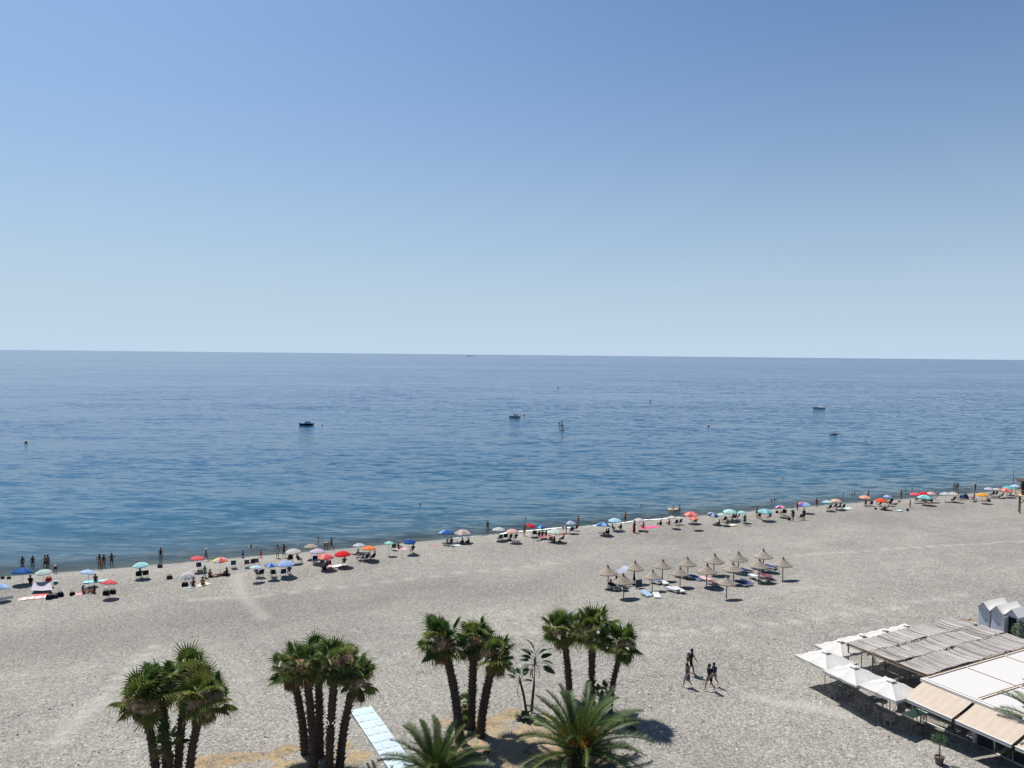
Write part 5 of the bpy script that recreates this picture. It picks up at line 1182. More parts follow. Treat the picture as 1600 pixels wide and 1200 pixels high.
# ------------------------------------------------------------------ chairs
for px, bot, col, l, rz, dk in [(217, 904.5, '#1d2a33', 'dark slate chair under the pale aqua parasol, left one', .4, True), (227.5, 903, '#3c211e', 'dark brown chair under the pale aqua parasol, right one', .5, True), (311, 890, '#22304f', 'navy chair under the coral parasol by the walking man', .3, False), (364.5, 887, '#3b5066', 'slate blue chair right of the rainbow parasol', .4, False), (385.6, 886, '#5a5460', 'grey violet chair, left of the three by the closed red parasol', .35, False),
        (394.5, 884.5, '#3a3a40', 'charcoal chair, middle of the three by the closed red parasol', .5, False), (401, 883.5, '#8a8078', 'beige grey chair, right of the three by the closed red parasol', .2, False), (453, 878.5, '#26292f', 'dark chair under the off-white parasol', .5, True), (491.5, 879, '#1f2c52', 'navy chair under the pale pink parasol', .4, False), (501.5, 878, '#6d1f2a', 'dark red chair right of the navy one', .3, False), (514, 886.5, '#b5283c', 'crimson chair in front of the coral parasol', .2, False),
        (507.5, 889.5, '#5b6470', 'grey chair tipped low beside the crimson one', .9, False), (502, 884.5, '#4e6b86', 'dusty blue chair behind the grey one', .6, False), (407, 901.5, '#2b2f30', 'black chair under the pale mint parasol', .7, True), (427.5, 901.5, '#22252a', 'black chair alone under the mid blue parasol', .1, True), (442.5, 900.5, '#1f4f7c', 'blue chair under the light blue parasol', .4, False),
        (562.5, 877.5, '#8b8d92', 'light grey chair turned sideways in front of the orange parasol', 1.4, False), (571, 876.5, '#3a3f4a', 'dark chair right of the light grey one', .9, False), (615, 860, '#2d6b5c', 'green chair under the small yellow and green parasol', .3, False), (695, 852.5, '#7c8285', 'grey empty chair frame left of the beige parasol group', 1.2, False), (781, 845.5, '#3f5166', 'slate chair under the bright white parasol', .4, False), (789, 843.5, '#23242c', 'black chair right of the slate one', .3, True),
        (835, 838.5, '#232a45', 'dark blue chair under the tipped red parasol', .1, False), (892.5, 833, '#4f6d86', 'grey blue chair under the small white and blue parasol', .3, False), (898.5, 829.5, '#4a2a24', 'brown high-backed chair right of the grey blue one', .7, False), (859, 848.5, '#a06a5c', 'terracotta striped chair of the lower pair', .4, False), (1055, 821, '#2f4763', 'blue chair near the small cream parasol, left one', .4, False), (1061, 820, '#22384a', 'dark teal chair near the small cream parasol, right one', .6, False),
        (1085, 818.5, '#3a2226', 'dark chair under the small salmon parasol', .4, True), (1131, 816, '#25272b', 'black chair under the small mint parasol', .4, True), (1143, 812, '#3d4a63', 'slate violet chair under the pale aqua parasol', .6, False), (1151, 812, '#2e2329', 'dark plum chair right of the slate violet one', .9, True), (1185, 810.5, '#a11f28', 'bright red chair beside the turquoise parasol', .2, False), (1224.5, 805, '#241d22', 'black chair under the lilac and pink parasol', .3, True), (1250, 812, '#6b6a6c', 'grey chair carried beside the woman near the vivid rainbow parasol', .2, False),
        (1295, 797, '#2a2022', 'black chair under the pastel parasol', .4, True), (1316, 796, '#243246', 'dark blue chair under the peach and cream parasol', .4, True), (1360, 791, '#a3222c', 'red chair beside the woman under the salmon parasol', .1, False), (1373, 791, '#5b1f1c', 'maroon chair under the orange red parasol', .5, False), (1384, 797, '#2c3c63', 'navy chair in the sun before the orange red parasol', .8, False), (1391, 787, '#26242a', 'black chair right of the orange red parasol', .4, True),
        (1432, 783, '#232327', 'black chair at the left under the coral parasol', .5, True), (1441, 784.5, '#2b3350', 'dark blue chair under the turquoise parasol, left one', .3, True), (1450, 785, '#32262c', 'plum chair under the turquoise parasol, right one', .6, True), (1461, 781.5, '#2c3540', 'dark chair tipped back right of the four parasols', 1.0, False), (1489, 784, '#3a3d45', 'charcoal chair under the pair of white parasols, left', .7, False), (1498, 781, '#2a2a30', 'black chair under the pair of white parasols, right', .5, True),
        (1549, 775.5, '#1f2227', 'black chair under the pale lilac parasol', .4, True), (1555, 775, '#24303a', 'dark teal chair beside the black one', .3, True), (1561.5, 779.5, '#2a2430', 'dark violet chair in front of the small white parasol', .9, False), (1575.5, 777, '#5b5f85', 'lilac chair under the coral parasol near the tower', .6, False), (1582, 777.5, '#2b2f55', 'indigo chair nearest the bare pole', .4, False), (1592, 765, '#233044', 'dark chair under the pale blue parasol by the tower', .4, True)]:
    chair(px, bot, col, l, rz, dk)
lounger_at(at(1521, 783), '#8fa0a8', 'grey lounger tipped up left of the yellow orange parasol', -.9, .7, .95, group=None)
lounger_at(at(569, 868), '#23262c', 'dark lounger in the shade of the orange parasol', 1.3, .2, .9, group=None, frame=DARKM)

# ------------------------------------------------------------------ towels, bags, shades
for px, py, w, l, c, lb, rz, c2 in [(52, 934.5, 1.0, 2.6, '#d9a9a4', 'pale pink towel with white ends left of the black bags', -1.15, '#d8d4d0'), (64, 931, 1.1, 1.3, '#cc5a62', 'coral towel beside the pale pink one', -1.1, None), (139, 928.5, .9, 1.4, '#b483b8', 'purple towel between the two seated women', -.8, None), (126, 929, .8, 1.4, '#d4a0a0', 'pink towel under the left seated woman', -1.0, None), (156, 927.5, .7, 1.0, '#dfae3e', 'yellow towel right of the two seated women', -.9, None), (150, 908.5, .9, 2.4, '#8cc4cc', 'aqua mat under the person below the pale blue parasol', -1.15, None),
        (315, 914.5, 1.0, 1.8, '#c9bfa6', 'beige towel under the right one of the seated couple', -.6, None), (299, 917.5, .9, 1.5, '#8f9aa0', 'grey towel beside the dark bag and the seated couple', -1.1, None), (525.5, 885, 1.0, 2.6, '#d0cdd0', 'long white towel between the crimson chair and the red parasol', -1.1, None), (626, 858.5, .9, 1.6, '#cf9cb0', 'pink towel right of the green chair', -1.1, None), (680, 854, .9, 1.5, '#a5455a', 'dark pink towel lying alone on open gravel', -1.1, '#c07a86'), (711, 853, .9, 1.4, '#b9c4c8', 'pale towel in front of the beige parasol group', -1.1, None),
        (877.5, 834.5, .9, 2.0, '#d26a48', 'orange towel under the cream green parasol', -1.1, None), (871, 849.5, .9, 2.0, '#b56a5c', 'terracotta towel under the lower seated pair', -1.1, None), (853, 838.5, 1.0, 1.9, '#a1404c', 'red towel under the row of shaded people', -1.1, None), (1015, 824.5, 1.1, 3.0, '#d6547c', 'bright pink towel beside the person seated behind the red dress', -1.15, None), (1142, 821, .8, 1.9, '#d6d0c0', 'cream towel in front of the mint parasol group', -1.15, None), (1325, 794.5, 1.0, 1.6, '#b9d3cc', 'pale green towel right of the peach parasol group', -1.1, None),
        (1405, 798, .8, 1.2, '#b4ccd4', 'pale blue towel left of the child in the open', -1.1, None), (345, 899, 1.0, 2.0, '#43304a', 'dark violet towel in the shade of the rainbow parasol', -1.1, None), (1516, 777, .9, 1.6, '#b8405c', 'crimson towel left of the grey lounger', -1.1, None), (4, 936, 1.0, 1.8, '#2b3a44', 'dark towel cut by the left edge', -1.0, None), (1046, 822, .9, 1.5, '#c88a98', 'rose towel left of the blue chairs at the foam line', -1.1, None)]:
    towel(px, py, w, l, c, lb, rz, col2=c2)
for px, py, c, lb, s in [(77, 936, '#20222a', 'black bag with grey things at the right end of the coral towel', .62), (86, 934.5, '#33363f', 'charcoal bag in the middle of the row of bags', .55), (94, 932, '#15161a', 'large black bag at the right of the row of bags', .62), (113, 930.5, '#121316', 'black bag standing alone between the bags and the seated women', .5), (166, 929.5, '#16181a', 'black rucksack under the low coral parasol', .65), (176, 927.5, '#1d2420', 'dark green bag at the right under the low coral parasol', .6), (289, 916.5, '#1b1a1c', 'black bag left of the seated couple', .65), (265, 905, '#33312f', 'dark grey bag left of the tipped white parasol', .6), (250, 887, '#3a3544', 'dark violet bag alone near the water', .55),
        (76, 908, '#b5383f', 'red bag behind the white sunshade sheet', .6), (4, 904.5, '#2b2b2f', 'small black bag near the water at the left edge', .4), (14, 905, '#35302c', 'small brown bag right of the black one near the left edge', .4), (1000, 832, '#26262a', 'black bag in the open right of the red dress', .4), (1010, 832.8, '#55504a', 'grey bag in the open, farther right of the red dress', .4), (1418, 798, '#2a2a2e', 'dark bag beside the child in the open', .45), (1214, 801.5, '#2d3136', 'dark bag under the lilac parasol', .5), (1233, 812.5, '#1e1e22', 'black bag beside the woman carrying the closed parasol', .55), (1368, 796, '#3a3f3a', 'small dark bag right of the red chair', .45), (1545, 783.5, '#1d1f20', 'black bag right of the yellow orange parasol', .6), (875, 848.5, '#6a5348', 'brown bag between the lower seated pair', .45), (713, 850.5, '#c7c9cc', 'white bag under the beige parasol', .6), (507, 890, '#1b1c20', 'black bag in front of the grey tipped chair', .5)]:
    bag(px, py, c, lb, s)
cooler(87, 912.5, '#5b9ac4', 'light blue cool box behind the white sunshade sheet'); cooler(1405, 784.5, '#30343c', 'dark cool box right of the black chair by the orange red parasol'); cooler(796, 845, '#2f3134', 'dark cool box between the white and pinkish parasols')
# white sheet on poles
p = [at(48, 923, .25) + Vector((0, 0, .25)), at(82.5, 922, .35) + Vector((0, 0, .35)), at(78, 908.5, .65) + Vector((0, 0, .65)), at(52, 910, .65) + Vector((0, 0, .65))]
t = thing('sunshade_sheet', 'white sunshade sheet slung low over the gravel below the green parasol', 'sunshade', (0, 0, 0)); b = MB()
b.sheet(lambda u, v: tuple(p[0].lerp(p[1], u).lerp(p[3].lerp(p[2], u), v) - Vector((0, 0, .18 * math.sin(math.pi * u) * math.sin(math.pi * v) - .02 * math.sin(9 * u)))), 10, 8, thick=.006); obj('sheet', b, cloth('#c2bdc6', .25), t)
b = MB()
for k in (2, 3): b.tube([p[k] + Vector((0, 0, .03)), Vector((p[k].x, p[k].y, g(p[k].x, p[k].y)))], .018, 5)
obj('poles', b, ALU, t)
# green tarp behind the shaded people
p = [at(832, 829.5, 1.2) + Vector((0, 0, 1.2)), at(858, 827.5, 1.2) + Vector((0, 0, 1.2)), at(860, 826, 1.4) + Vector((0, 0, 1.4)), at(834, 828, 1.4) + Vector((0, 0, 1.4))]
t = thing('tarp', 'pale green tarp stretched over the row of shaded people', 'sunshade', (0, 0, 0)); b = MB(); b.sheet(lambda u, v: tuple(p[0].lerp(p[1], u).lerp(p[3].lerp(p[2], u), v) - Vector((0, 0, .12 * math.sin(math.pi * u)))), 8, 4, thick=.006); obj('sheet', b, cloth('#b3c9b4', .25), t)
b = MB()
for k in range(4): b.tube([p[k], Vector((p[k].x, p[k].y, g(p[k].x, p[k].y)))], .016, 5)
obj('poles', b, ALU, t)
# pop-up tent
q = at(1506.5, 779.5); t = thing('beach_tent', 'blue pop-up dome tent right of the white parasols', 'tent', q, SEA + math.pi); b = MB(); n = 12
vs = []; fs = []
for i in range(6):
    s = math.pi / 2 * i / 5
    for k in range(n + 1):
        a = math.pi * k / n - math.pi * .05; vs.append((.85 * math.cos(s) * math.cos(a + math.pi), .75 * math.cos(s) * math.sin(a + math.pi) + .2, .95 * math.sin(s)))
for i in range(5):
    for k in range(n): fs.append((i * (n + 1) + k, i * (n + 1) + k + 1, (i + 1) * (n + 1) + k + 1, (i + 1) * (n + 1) + k))
b.add(vs, fs, 0); b.m = [(k % n) // 4 % 2 for k in range(len(b.f))]; obj('dome', b, [cloth('#33589a', .1), cloth('#5b82b8', .1)], t)
b = MB(); b.tube([(.85 * math.cos(a), .2 - .02, .95 * math.sin(a)) for a in np.linspace(0, math.pi, 13)], .015, 5); obj('hoop', b, DARKM, t)

# ------------------------------------------------------------------ people on the gravel and in the shallows
W = lambda *a: list(a)
bk = '#15161a'
PE = [  # x, top, bottom, pose, turn, skin, clothes, hair, label ; s = on the sand
 ('w', 35, 869, 883.5, 'stand', .6, 'brown', W(('trunks', '#1a2230')), ('longhair', '#140d09'), 'leftmost bather standing waist deep, arms out'),
 ('w', 51, 868, 883.5, 'stand', 0, 'brown', W(('swimsuit', '#20242e')), ('hair', '#140d09'), 'bather second from the left, waist deep and upright'),
 ('w', 70.5, 867.5, 886, 'akimbo', .2, 'tan', W(('longshorts', bk)), ('hair', '#1a120c'), 'bather in black shorts, front one of the close pair'),
 ('w', 74.5, 866.5, 881, 'stand', -.5, 'dark', W(('trunks', bk)), ('hair', '#120c08'), 'bather half hidden behind the one in black shorts'),
 ('s', 86.3, 882.5, 896.5, 'bend', 0, 'tan', W(('longshorts', '#181a20'), ('vest', '#8e8c8c')), ('hair', '#22180f'), 'person in grey top bending over at the water edge'),
 ('w', 155.5, 865.5, 886, 'akimbo', .1, 'dark', W(('trunks', bk)), ('longhair', '#120c08'), 'bather behind the bare-backed man, left of the small one'),
 ('s', 157.4, 872, 891.5, 'akimbo', 0, 'tan', W(('trunks', '#1b1d24')), ('hair', '#6a5a50'), 'bare-backed man standing at the very water edge'),
 ('w', 162.3, 870, 886, 'stand', -.3, 'brown', W(('swimsuit', '#20222c')), ('hair', '#120c08'), 'shorter bather right of the bare-backed man'),
 ('w', 174.5, 864, 882.5, 'akimbo', .1, 'dark', W(('trunks', bk)), ('hair', '#120c08'), 'bather with hands on hips, right of the group of three'),
 ('s', 47.5, 900, 911.5, 'sitground', 0, 'dark', W(('shirt', '#121216')), ('hair', '#0e0a08'), 'person in black sitting under the deep blue parasol'),
 ('s', 149, 898, 908.5, 'sitground', 0, 'brown', W(('swimsuit', '#7c2f2c'),), ('hair', '#120c08'), 'person in dark red sitting on the aqua mat'),
 ('s', 130.5, 916, 928, 'sitground', -1.2, 'tan', W(('swimsuit', '#b8323c')), ('longhair', '#1a110b'), 'woman in red swimsuit sitting on the pink towel, left one'),
 ('s', 147, 916, 928, 'sitground', 1.2, 'brown', W(('swimsuit', '#7a2a34')), ('longhair', '#3a2416'), 'woman in dark red swimsuit, right one on the towels'),
 ('w', 251, 856, 870, 'stand', 0, 'tan', W(('vest', '#1a1c22')), ('hair', '#140e0a'), 'lone bather waist deep in a dark top, left part'),
 ('s', 321.5, 857, 877, 'walk', -1.35, 'brown', W(('trunks', '#171a22')), ('hat', '#c9c2b4'), 'man in a pale hat walking right along the water'),
 ('s', 219, 890, 904, 'sitchair', 0, 'dark', W(('shirt', '#181d26')), ('hair', '#120c08'), 'person in the slate chair under the pale aqua parasol'),
 ('s', 320, 886, 903, 'stand', .2, 'tan', W(('dress', '#4f9a86')), ('hat', '#a9c9cc'), 'woman in a teal dress and pale hat'),
 ('s', 328, 889, 902, 'sitground', 0, 'tan', W(('trunks', '#7a2e2a')), ('hair', '#20150d'), 'person with bare back sitting right of the teal dress'),
 ('s', 354, 887, 899, 'sitground', .3, 'brown', W(('swimsuit', '#18181c')), ('longhair', '#100a07'), 'long haired person sitting right under the rainbow parasol'),
 ('s', 342, 897, 901, 'lie', -1.2, 'dark', W(('trunks', '#2b2030')), ('hair', '#100a07'), 'person lying on the dark towel under the rainbow parasol'),
 ('s', 302, 902.5, 916, 'sitground', .3, 'brown', W(('swimsuit', '#3a1f1c')), ('hair', '#17100b'), 'left one of the couple sitting beside the tipped white parasol'),
 ('s', 316.5, 900, 914, 'sitground', -.1, 'tan', W(('trunks', '#7c2b28')), ('hair', '#1c130c'), 'right one of the couple, sitting on the beige towel'),
 ('s', 433.7, 851, 872, 'stand', -.1, 'tan', W(('dress', '#c3bfc6')), ('hair', '#2a1c12'), 'woman in a white dress beside the standing man'),
 ('s', 443.7, 850, 871, 'akimbo', .1, 'dark', W(('trunks', '#4a2024')), ('hair', '#120c08'), 'man standing right of the woman in the white dress'),
 ('s', 453.5, 868.5, 878, 'sitchair', 0, 'brown', W(('shirt', '#1d1f24')), ('hair', '#120c08'), 'person in the dark chair under the off-white parasol'),
 ('s', 466, 867, 880, 'sitchair', -.9, 'brown', W(('shirt', '#2c3a30')), ('hair', '#120c08'), 'person in dark green sitting sideways under the off-white parasol'),
 ('s', 508, 847, 859.5, 'bend', -.9, 'tan', W(('trunks', '#20242c')), ('hair', '#2a1c12'), 'person bending over left of the striding man'),
 ('s', 512, 846.5, 859.5, 'bend', 1.2, 'tan', W(('trunks', bk)), ('hair', '#a88a60'), 'fair haired person bending over, right of the pair'),
 ('s', 517.5, 840, 859.5, 'walk', -1.1, 'dark', W(('trunks', '#14161c')), ('hair', '#0f0a07'), 'man striding along the water behind the red parasol'),
 ('s', 401, 888, 902, 'sitchair', -.4, 'brown', W(('swimsuit', '#2c3530')), ('longhair', '#1a110a'), 'person sitting under the pale mint parasol'),
 ('s', 452, 885.5, 898, 'sitchair', 0, 'brown', W(('shirt', '#25594e')), ('hair', '#120c08'), 'person in green sitting under the light blue parasol'),
 ('s', 538, 870.5, 884, 'sitchair', 0, 'tan', W(('shirt', '#2d7a5e')), ('hair', '#17100b'), 'person in green sitting under the bright red parasol'),
 ('s', 556, 862, 868, 'leanback', .8, 'brown', W(('trunks', bk)), ('hair', '#0f0a07'), 'person reclining left under the white lilac parasol'),
 ('s', 584, 863.5, 876, 'sitchair', .6, 'dark', W(('shirt', '#16181e')), ('hair', '#0f0a07'), 'person in black sitting right below the orange parasol'),
 ('s', 622.5, 847.5, 858, 'sitground', -.9, 'brown', W(('swimsuit', '#6a2424')), ('longhair', '#20140c'), 'woman in dark red sitting on the pink towel'),
 ('s', 645, 851.5, 864, 'sitchair', 0, 'brown', W(('shirt', '#4e4540')), ('hair', '#120c08'), 'person in grey brown sitting under the dark blue parasol'),
 ('s', 705, 841.5, 853, 'sitchair', 0, 'dark', W(('shirt', '#17181c')), ('hair', '#0f0a07'), 'person in black sitting left under the beige parasol'),
 ('s', 722.5, 840.5, 851, 'sitground', 0, 'brown', W(('shirt', '#3a2220')), ('hair', '#120c08'), 'person in dark brown sitting below the beige parasol'),
 ('s', 731.5, 839.5, 850.5, 'sitground', .1, 'brown', W(('shirt', '#333b2c')), ('hair', '#120c08'), 'person in olive sitting right below the beige parasol'),
 ('w', 762, 813.5, 827, 'stand', -.6, 'brown', W(('trunks', '#1c202c')), ('hair', '#120c08'), 'bather knee deep left of the bright white parasol'),
 ('s', 798, 835, 845, 'sitchair', 0, 'dark', W(('shirt', '#1a1a1e')), ('hair', '#0f0a07'), 'person in black, left one under the pinkish white parasol'),
 ('s', 806, 833.5, 845, 'sitchair', 0, 'dark', W(('shirt', '#232733')), ('hair', '#0f0a07'), 'person in slate, right one under the pinkish white parasol'),
 ('s', 819.3, 819.5, 838, 'stand', .2, 'tan', W(('trunks', '#5a1e22')), ('hair', '#120c08'), 'man standing left of the tipped red parasol'),
 ('s', 842.5, 829.5, 838, 'sitground', 0, 'brown', W(('shirt', '#5a6470')), ('hair', '#120c08'), 'person in grey, left one of three under the green tarp'),
 ('s', 847.5, 829, 837.5, 'sitground', 0, 'brown', W(('swimsuit', '#2c2a30')), ('hair', '#0f0a07'), 'person in black, middle one of three under the green tarp'),
 ('s', 853.5, 828, 837, 'sitground', 0, 'brown', W(('shirt', '#3d4c66')), ('hair', '#120c08'), 'person in blue grey, right one of three under the green tarp'),
 ('s', 884.5, 822, 833.5, 'bend', .9, 'tan', W(('trunks', '#2a2420')), ('longhair', '#2a1a10'), 'person bending over beside the small white and blue parasol'),
 ('s', 903, 806, 824, 'akimbo', 0, 'tan', W(('trunks', '#15171c')), ('hair', '#140e0a'), 'man in black trunks facing the sea at the foam line'),
 ('s', 865.7, 838, 848.5, 'sitground', 0, 'brown', W(('swimsuit', '#1c1a1e')), ('longhair', '#150e09'), 'left person of the lower seated pair, in black'),
 ('s', 879.5, 835, 847, 'sitchair', .9, 'brown', W(('shirt', '#15171a')), ('hair', '#100a07'), 'right person of the lower seated pair, leaning forward in black'),
 ('s', 977, 799.5, 817.5, 'akimbo', 0, 'tan', W(('longshorts', '#3a2e4a')), ('hair', '#5a4a40'), 'man in violet shorts facing the sea'),
 ('s', 991, 812, 833, 'stand', .3, 'tan', W(('pareo', '#a52432'), ('swimsuit', '#8e2a36')), ('hair', '#1c120b'), 'woman in a long red dress standing in the open'),
 ('s', 1005.3, 815.5, 825, 'sitground', 0, 'tan', W(('swimsuit', '#a83a42')), ('hair', '#1a110a'), 'person in red sitting below the white pink parasol'),
 ('s', 950.5, 825.5, 835, 'sitground', .2, 'dark', W(('shirt', '#15171c')), ('hair', '#0f0a07'), 'person in black sitting under the violet blue parasol, right'),
 ('s', 944.5, 827.5, 835, 'leanback', .6, 'dark', W(('trunks', '#1b2130')), ('hair', '#0f0a07'), 'person reclining under the violet blue parasol, left'),
 ('s', 970, 819.5, 827, 'sitground', 0, 'dark', W(('shirt', '#1c241c')), ('hair', '#0f0a07'), 'person in dark green under the pale turquoise parasol'),
 ('s', 958, 822, 827, 'leanback', -.9, 'brown', W(('trunks', '#a04850')), ('hair', '#120c08'), 'person reclining under the pale turquoise parasol'),
 ('s', 1032.5, 812, 821, 'sitground', .3, 'dark', W(('shirt', '#1d2420')), ('hair', '#0f0a07'), 'person in black green sitting left of the rose towel'),
 ('s', 1045.5, 812, 820.5, 'sitground', 0, 'tan', W(('swimsuit', '#8a3a4a')), ('hair', '#1c120b'), 'person in wine red sitting below the small cream parasol'),
 ('s', 1123.5, 811.5, 821, 'sitground', .5, 'tan', W(('shirt', '#c0392f')), ('hair', '#1c120b'), 'person in a bright red shirt sitting below the striped parasol'),
 ('s', 1137, 810.5, 819, 'sitground', -.3, 'brown', W(('swimsuit', '#22242c')), ('hair', '#120c08'), 'person in black right of the red shirt'),
 ('s', 1149, 802.5, 813, 'sitchair', .4, 'brown', W(('shirt', '#4a1e22')), ('hair', '#120c08'), 'person in maroon sitting under the pale aqua parasol'),
 ('s', 1163.5, 803.5, 820, 'walk', -.8, 'brown', W(('dress', '#3b4a44')), ('hat', '#c9c6ba'), 'woman in a dark dress and pale hat walking below the small aqua parasol'),
 ('s', 1182.5, 793, 808, 'stand', 0, 'tan', W(('trunks', '#2a1c1c')), ('hair', '#20140c'), 'man standing behind the bright red chair'),
 ('s', 1203, 802.5, 812, 'sitchair', 0, 'brown', W(('shirt', '#39605c')), ('hair', '#120c08'), 'person in teal sitting under the wide turquoise parasol'),
 ('s', 1224, 797, 804.5, 'sitchair', 0, 'dark', W(('shirt', '#141518')), ('hair', '#0f0a07'), 'person in black under the lilac and pink parasol'),
 ('s', 1239, 794.5, 814, 'stand', 0, 'tan', W(('longshorts', '#1c1d22'), ('shirt', '#2b2f3e')), ('hat', '#cfcfcc'), 'person in dark clothes and white hat carrying a closed parasol'),
 ('s', 1246, 784, 798, 'stand', .3, 'dark', W(('trunks', bk)), ('hair', '#0f0a07'), 'man standing left of the vivid rainbow parasol'),
 ('s', 1256, 791, 813, 'stand', -.2, 'brown', W(('longshorts', bk), ('shirt', '#2a2234')), ('hair', '#120c08'), 'person in black under the vivid rainbow parasol'),
 ('s', 1276, 778.5, 793, 'stand', -.4, 'dark', W(('trunks', bk)), ('hair', '#0f0a07'), 'man alone at the water right of the vivid rainbow parasol'),
 ('s', 1305.5, 786, 796, 'sitchair', 0, 'dark', W(('shirt', '#1b2028')), ('hair', '#0f0a07'), 'person in black under the peach and cream parasol'),
 ('s', 1312, 787.5, 796.5, 'sitchair', .2, 'brown', W(('shirt', '#23423c')), ('hair', '#120c08'), 'person in dark teal under the peach and cream parasol'),
 ('w', 1356.5, 766.5, 777, 'stand', .3, 'brown', W(('shirt', '#8f9296')), ('hair', '#120c08'), 'bather in a grey shirt behind the salmon parasol'),
 ('s', 1352.5, 779, 793, 'stand', -.3, 'tan', W(('longshorts', '#1e1f26'), ('shirt', '#4a4f5a')), ('hair', '#20140c'), 'person in grey shirt standing below the salmon parasol'),
 ('s', 1375, 774, 790, 'bend', .8, 'brown', W(('trunks', '#2b1d1c')), ('hair', '#120c08'), 'person bending down behind the orange red parasol'),
 ('s', 1382.5, 788, 798, 'sitground', 0, 'brown', W(('shirt', '#2b3a52')), ('hair', '#120c08'), 'person in blue sitting in the sun before the orange red parasol'),
 ('s', 1391.5, 779, 788, 'sitground', 0, 'dark', W(('shirt', '#1a1b20')), ('hair', '#0f0a07'), 'person in black sitting right of the orange red parasol'),
 ('s', 1399, 784, 788, 'lie', -1.2, 'dark', W(('trunks', '#1b1c22')), ('hair', '#0f0a07'), 'person lying right of the orange red parasol'),
 ('s', 1408, 766, 780, 'akimbo', 0, 'brown', W(('trunks', '#1a1d26')), ('hair', '#120c08'), 'man with hands on hips at the water edge right of the lavender parasol'),
 ('s', 1422, 784.5, 794, 'stand', .3, 'brown', W(('trunks', '#2a2c34')), ('hair', '#120c08'), 'child standing alone on the open gravel'),
 ('s', 1436, 775, 783, 'sitchair', 0, 'dark', W(('shirt', '#15161a')), ('hair', '#0f0a07'), 'person in black at the left under the turquoise parasol'),
 ('s', 1446, 776, 785, 'sitground', 0, 'tan', W(('shirt', '#6f6a70')), ('hair', '#20140c'), 'person in grey in the middle under the turquoise parasol'),
 ('s', 1456, 777.5, 785, 'sitground', .4, 'dark', W(('shirt', '#1c1e2a')), ('hair', '#0f0a07'), 'person in navy at the right under the turquoise parasol'),
 ('w', 1490.3, 753.5, 766, 'akimbo', .4, 'dark', W(('trunks', bk)), ('hair', '#0f0a07'), 'left bather of the close trio near the right'),
 ('w', 1493.4, 752, 768, 'stand', 0, 'tan', W(('trunks', '#2a1a18')), ('hair', '#3a2618'), 'middle bather of the close trio near the right'),
 ('w', 1496.5, 754, 767, 'akimbo', -.4, 'brown', W(('trunks', bk)), ('hair', '#120c08'), 'right bather of the close trio near the right'),
 ('w', 1523.7, 754.5, 766.5, 'stand', 0, 'brown', W(('trunks', '#2d3c5c')), ('hat', '#c9c9c4'), 'bather with a white hat right of the close trio'),
 ('s', 1522, 769.5, 782, 'stand', .4, 'tan', W(('dress', '#6a2a30')), ('hair', '#20140c'), 'person standing behind the tipped grey lounger'),
 ('s', 1491, 775.5, 784, 'sitchair', 0, 'dark', W(('shirt', '#1c1d22')), ('hair', '#0f0a07'), 'person in black under the pair of white parasols'),
 ('s', 1539.5, 779, 784, 'leanback', .9, 'brown', W(('trunks', '#c9cc5a')), ('hair', '#120c08'), 'person in yellow trunks reclining under the yellow orange parasol'),
 ('s', 1552, 768, 776, 'sitchair', 0, 'dark', W(('shirt', '#16181c')), ('hair', '#0f0a07'), 'person in black under the pale lilac parasol'),
 ('s', 1566, 770, 778.5, 'sitchair', 1.0, 'brown', W(('swimsuit', '#2a2436')), ('hair', '#120c08'), 'person leaning forward in front of the coral parasol by the tower')]
for k, px, tp, bt, pn, rz, sk, wr, hr, l in PE:
    if k == 's': q, s = stand_at(px, tp, bt, pn); person(q, l, pn, SEA + rz, s, sk, wr, hr)
    else: person(wade_at(px, tp, bt, pn), l, pn, SEA + rz, 1, sk, wr, hr)
closed_parasol(1237.5, 791, 804, '#1d2c5c', 'closed dark blue parasol held beside the person in the white hat', 'parasol')
SW = [(392, 855, 'tan', 'swimmer with raised arms off the closed parasols'), (497, 842.5, 'tan', 'swimmer close to the shore behind the bending pair'), (821.2, 812, 'pale', 'swimmer off the tipped red parasol'), (1002, 790.5, 'pale', 'swimmer off the violet shorts man'), (1205.5, 784, 'pale', 'left swimmer of the pair off the turquoise parasol'), (1210.3, 781, 'dark', 'right swimmer of the pair off the turquoise parasol'), (1318, 772.5, 'pale', 'swimmer off the peach parasol, alone'), (1331, 772.8, 'brown', 'left swimmer of the touching pair off the peach parasol'), (1334.8, 771, 'pale', 'right swimmer of the touching pair off the peach parasol'), (1415.5, 765.6, 'pale', 'swimmer left of the one on a float'), (1425, 765, 'dark', 'swimmer lying on a dark float'), (655, 789, 'tan', 'swimmer splashing alone farther out, left of centre'), (1222.5, 747.8, 'pale', 'swimmer farthest out on the right')]
for px, py, sk, l in SW:
    q = on(px, py, 0); q.z = .02; person(q, l, 'float', R.uniform(0, 6), 1.05, sk, [('swimsuit', '#23262e')], ('hair', '#17100a'))

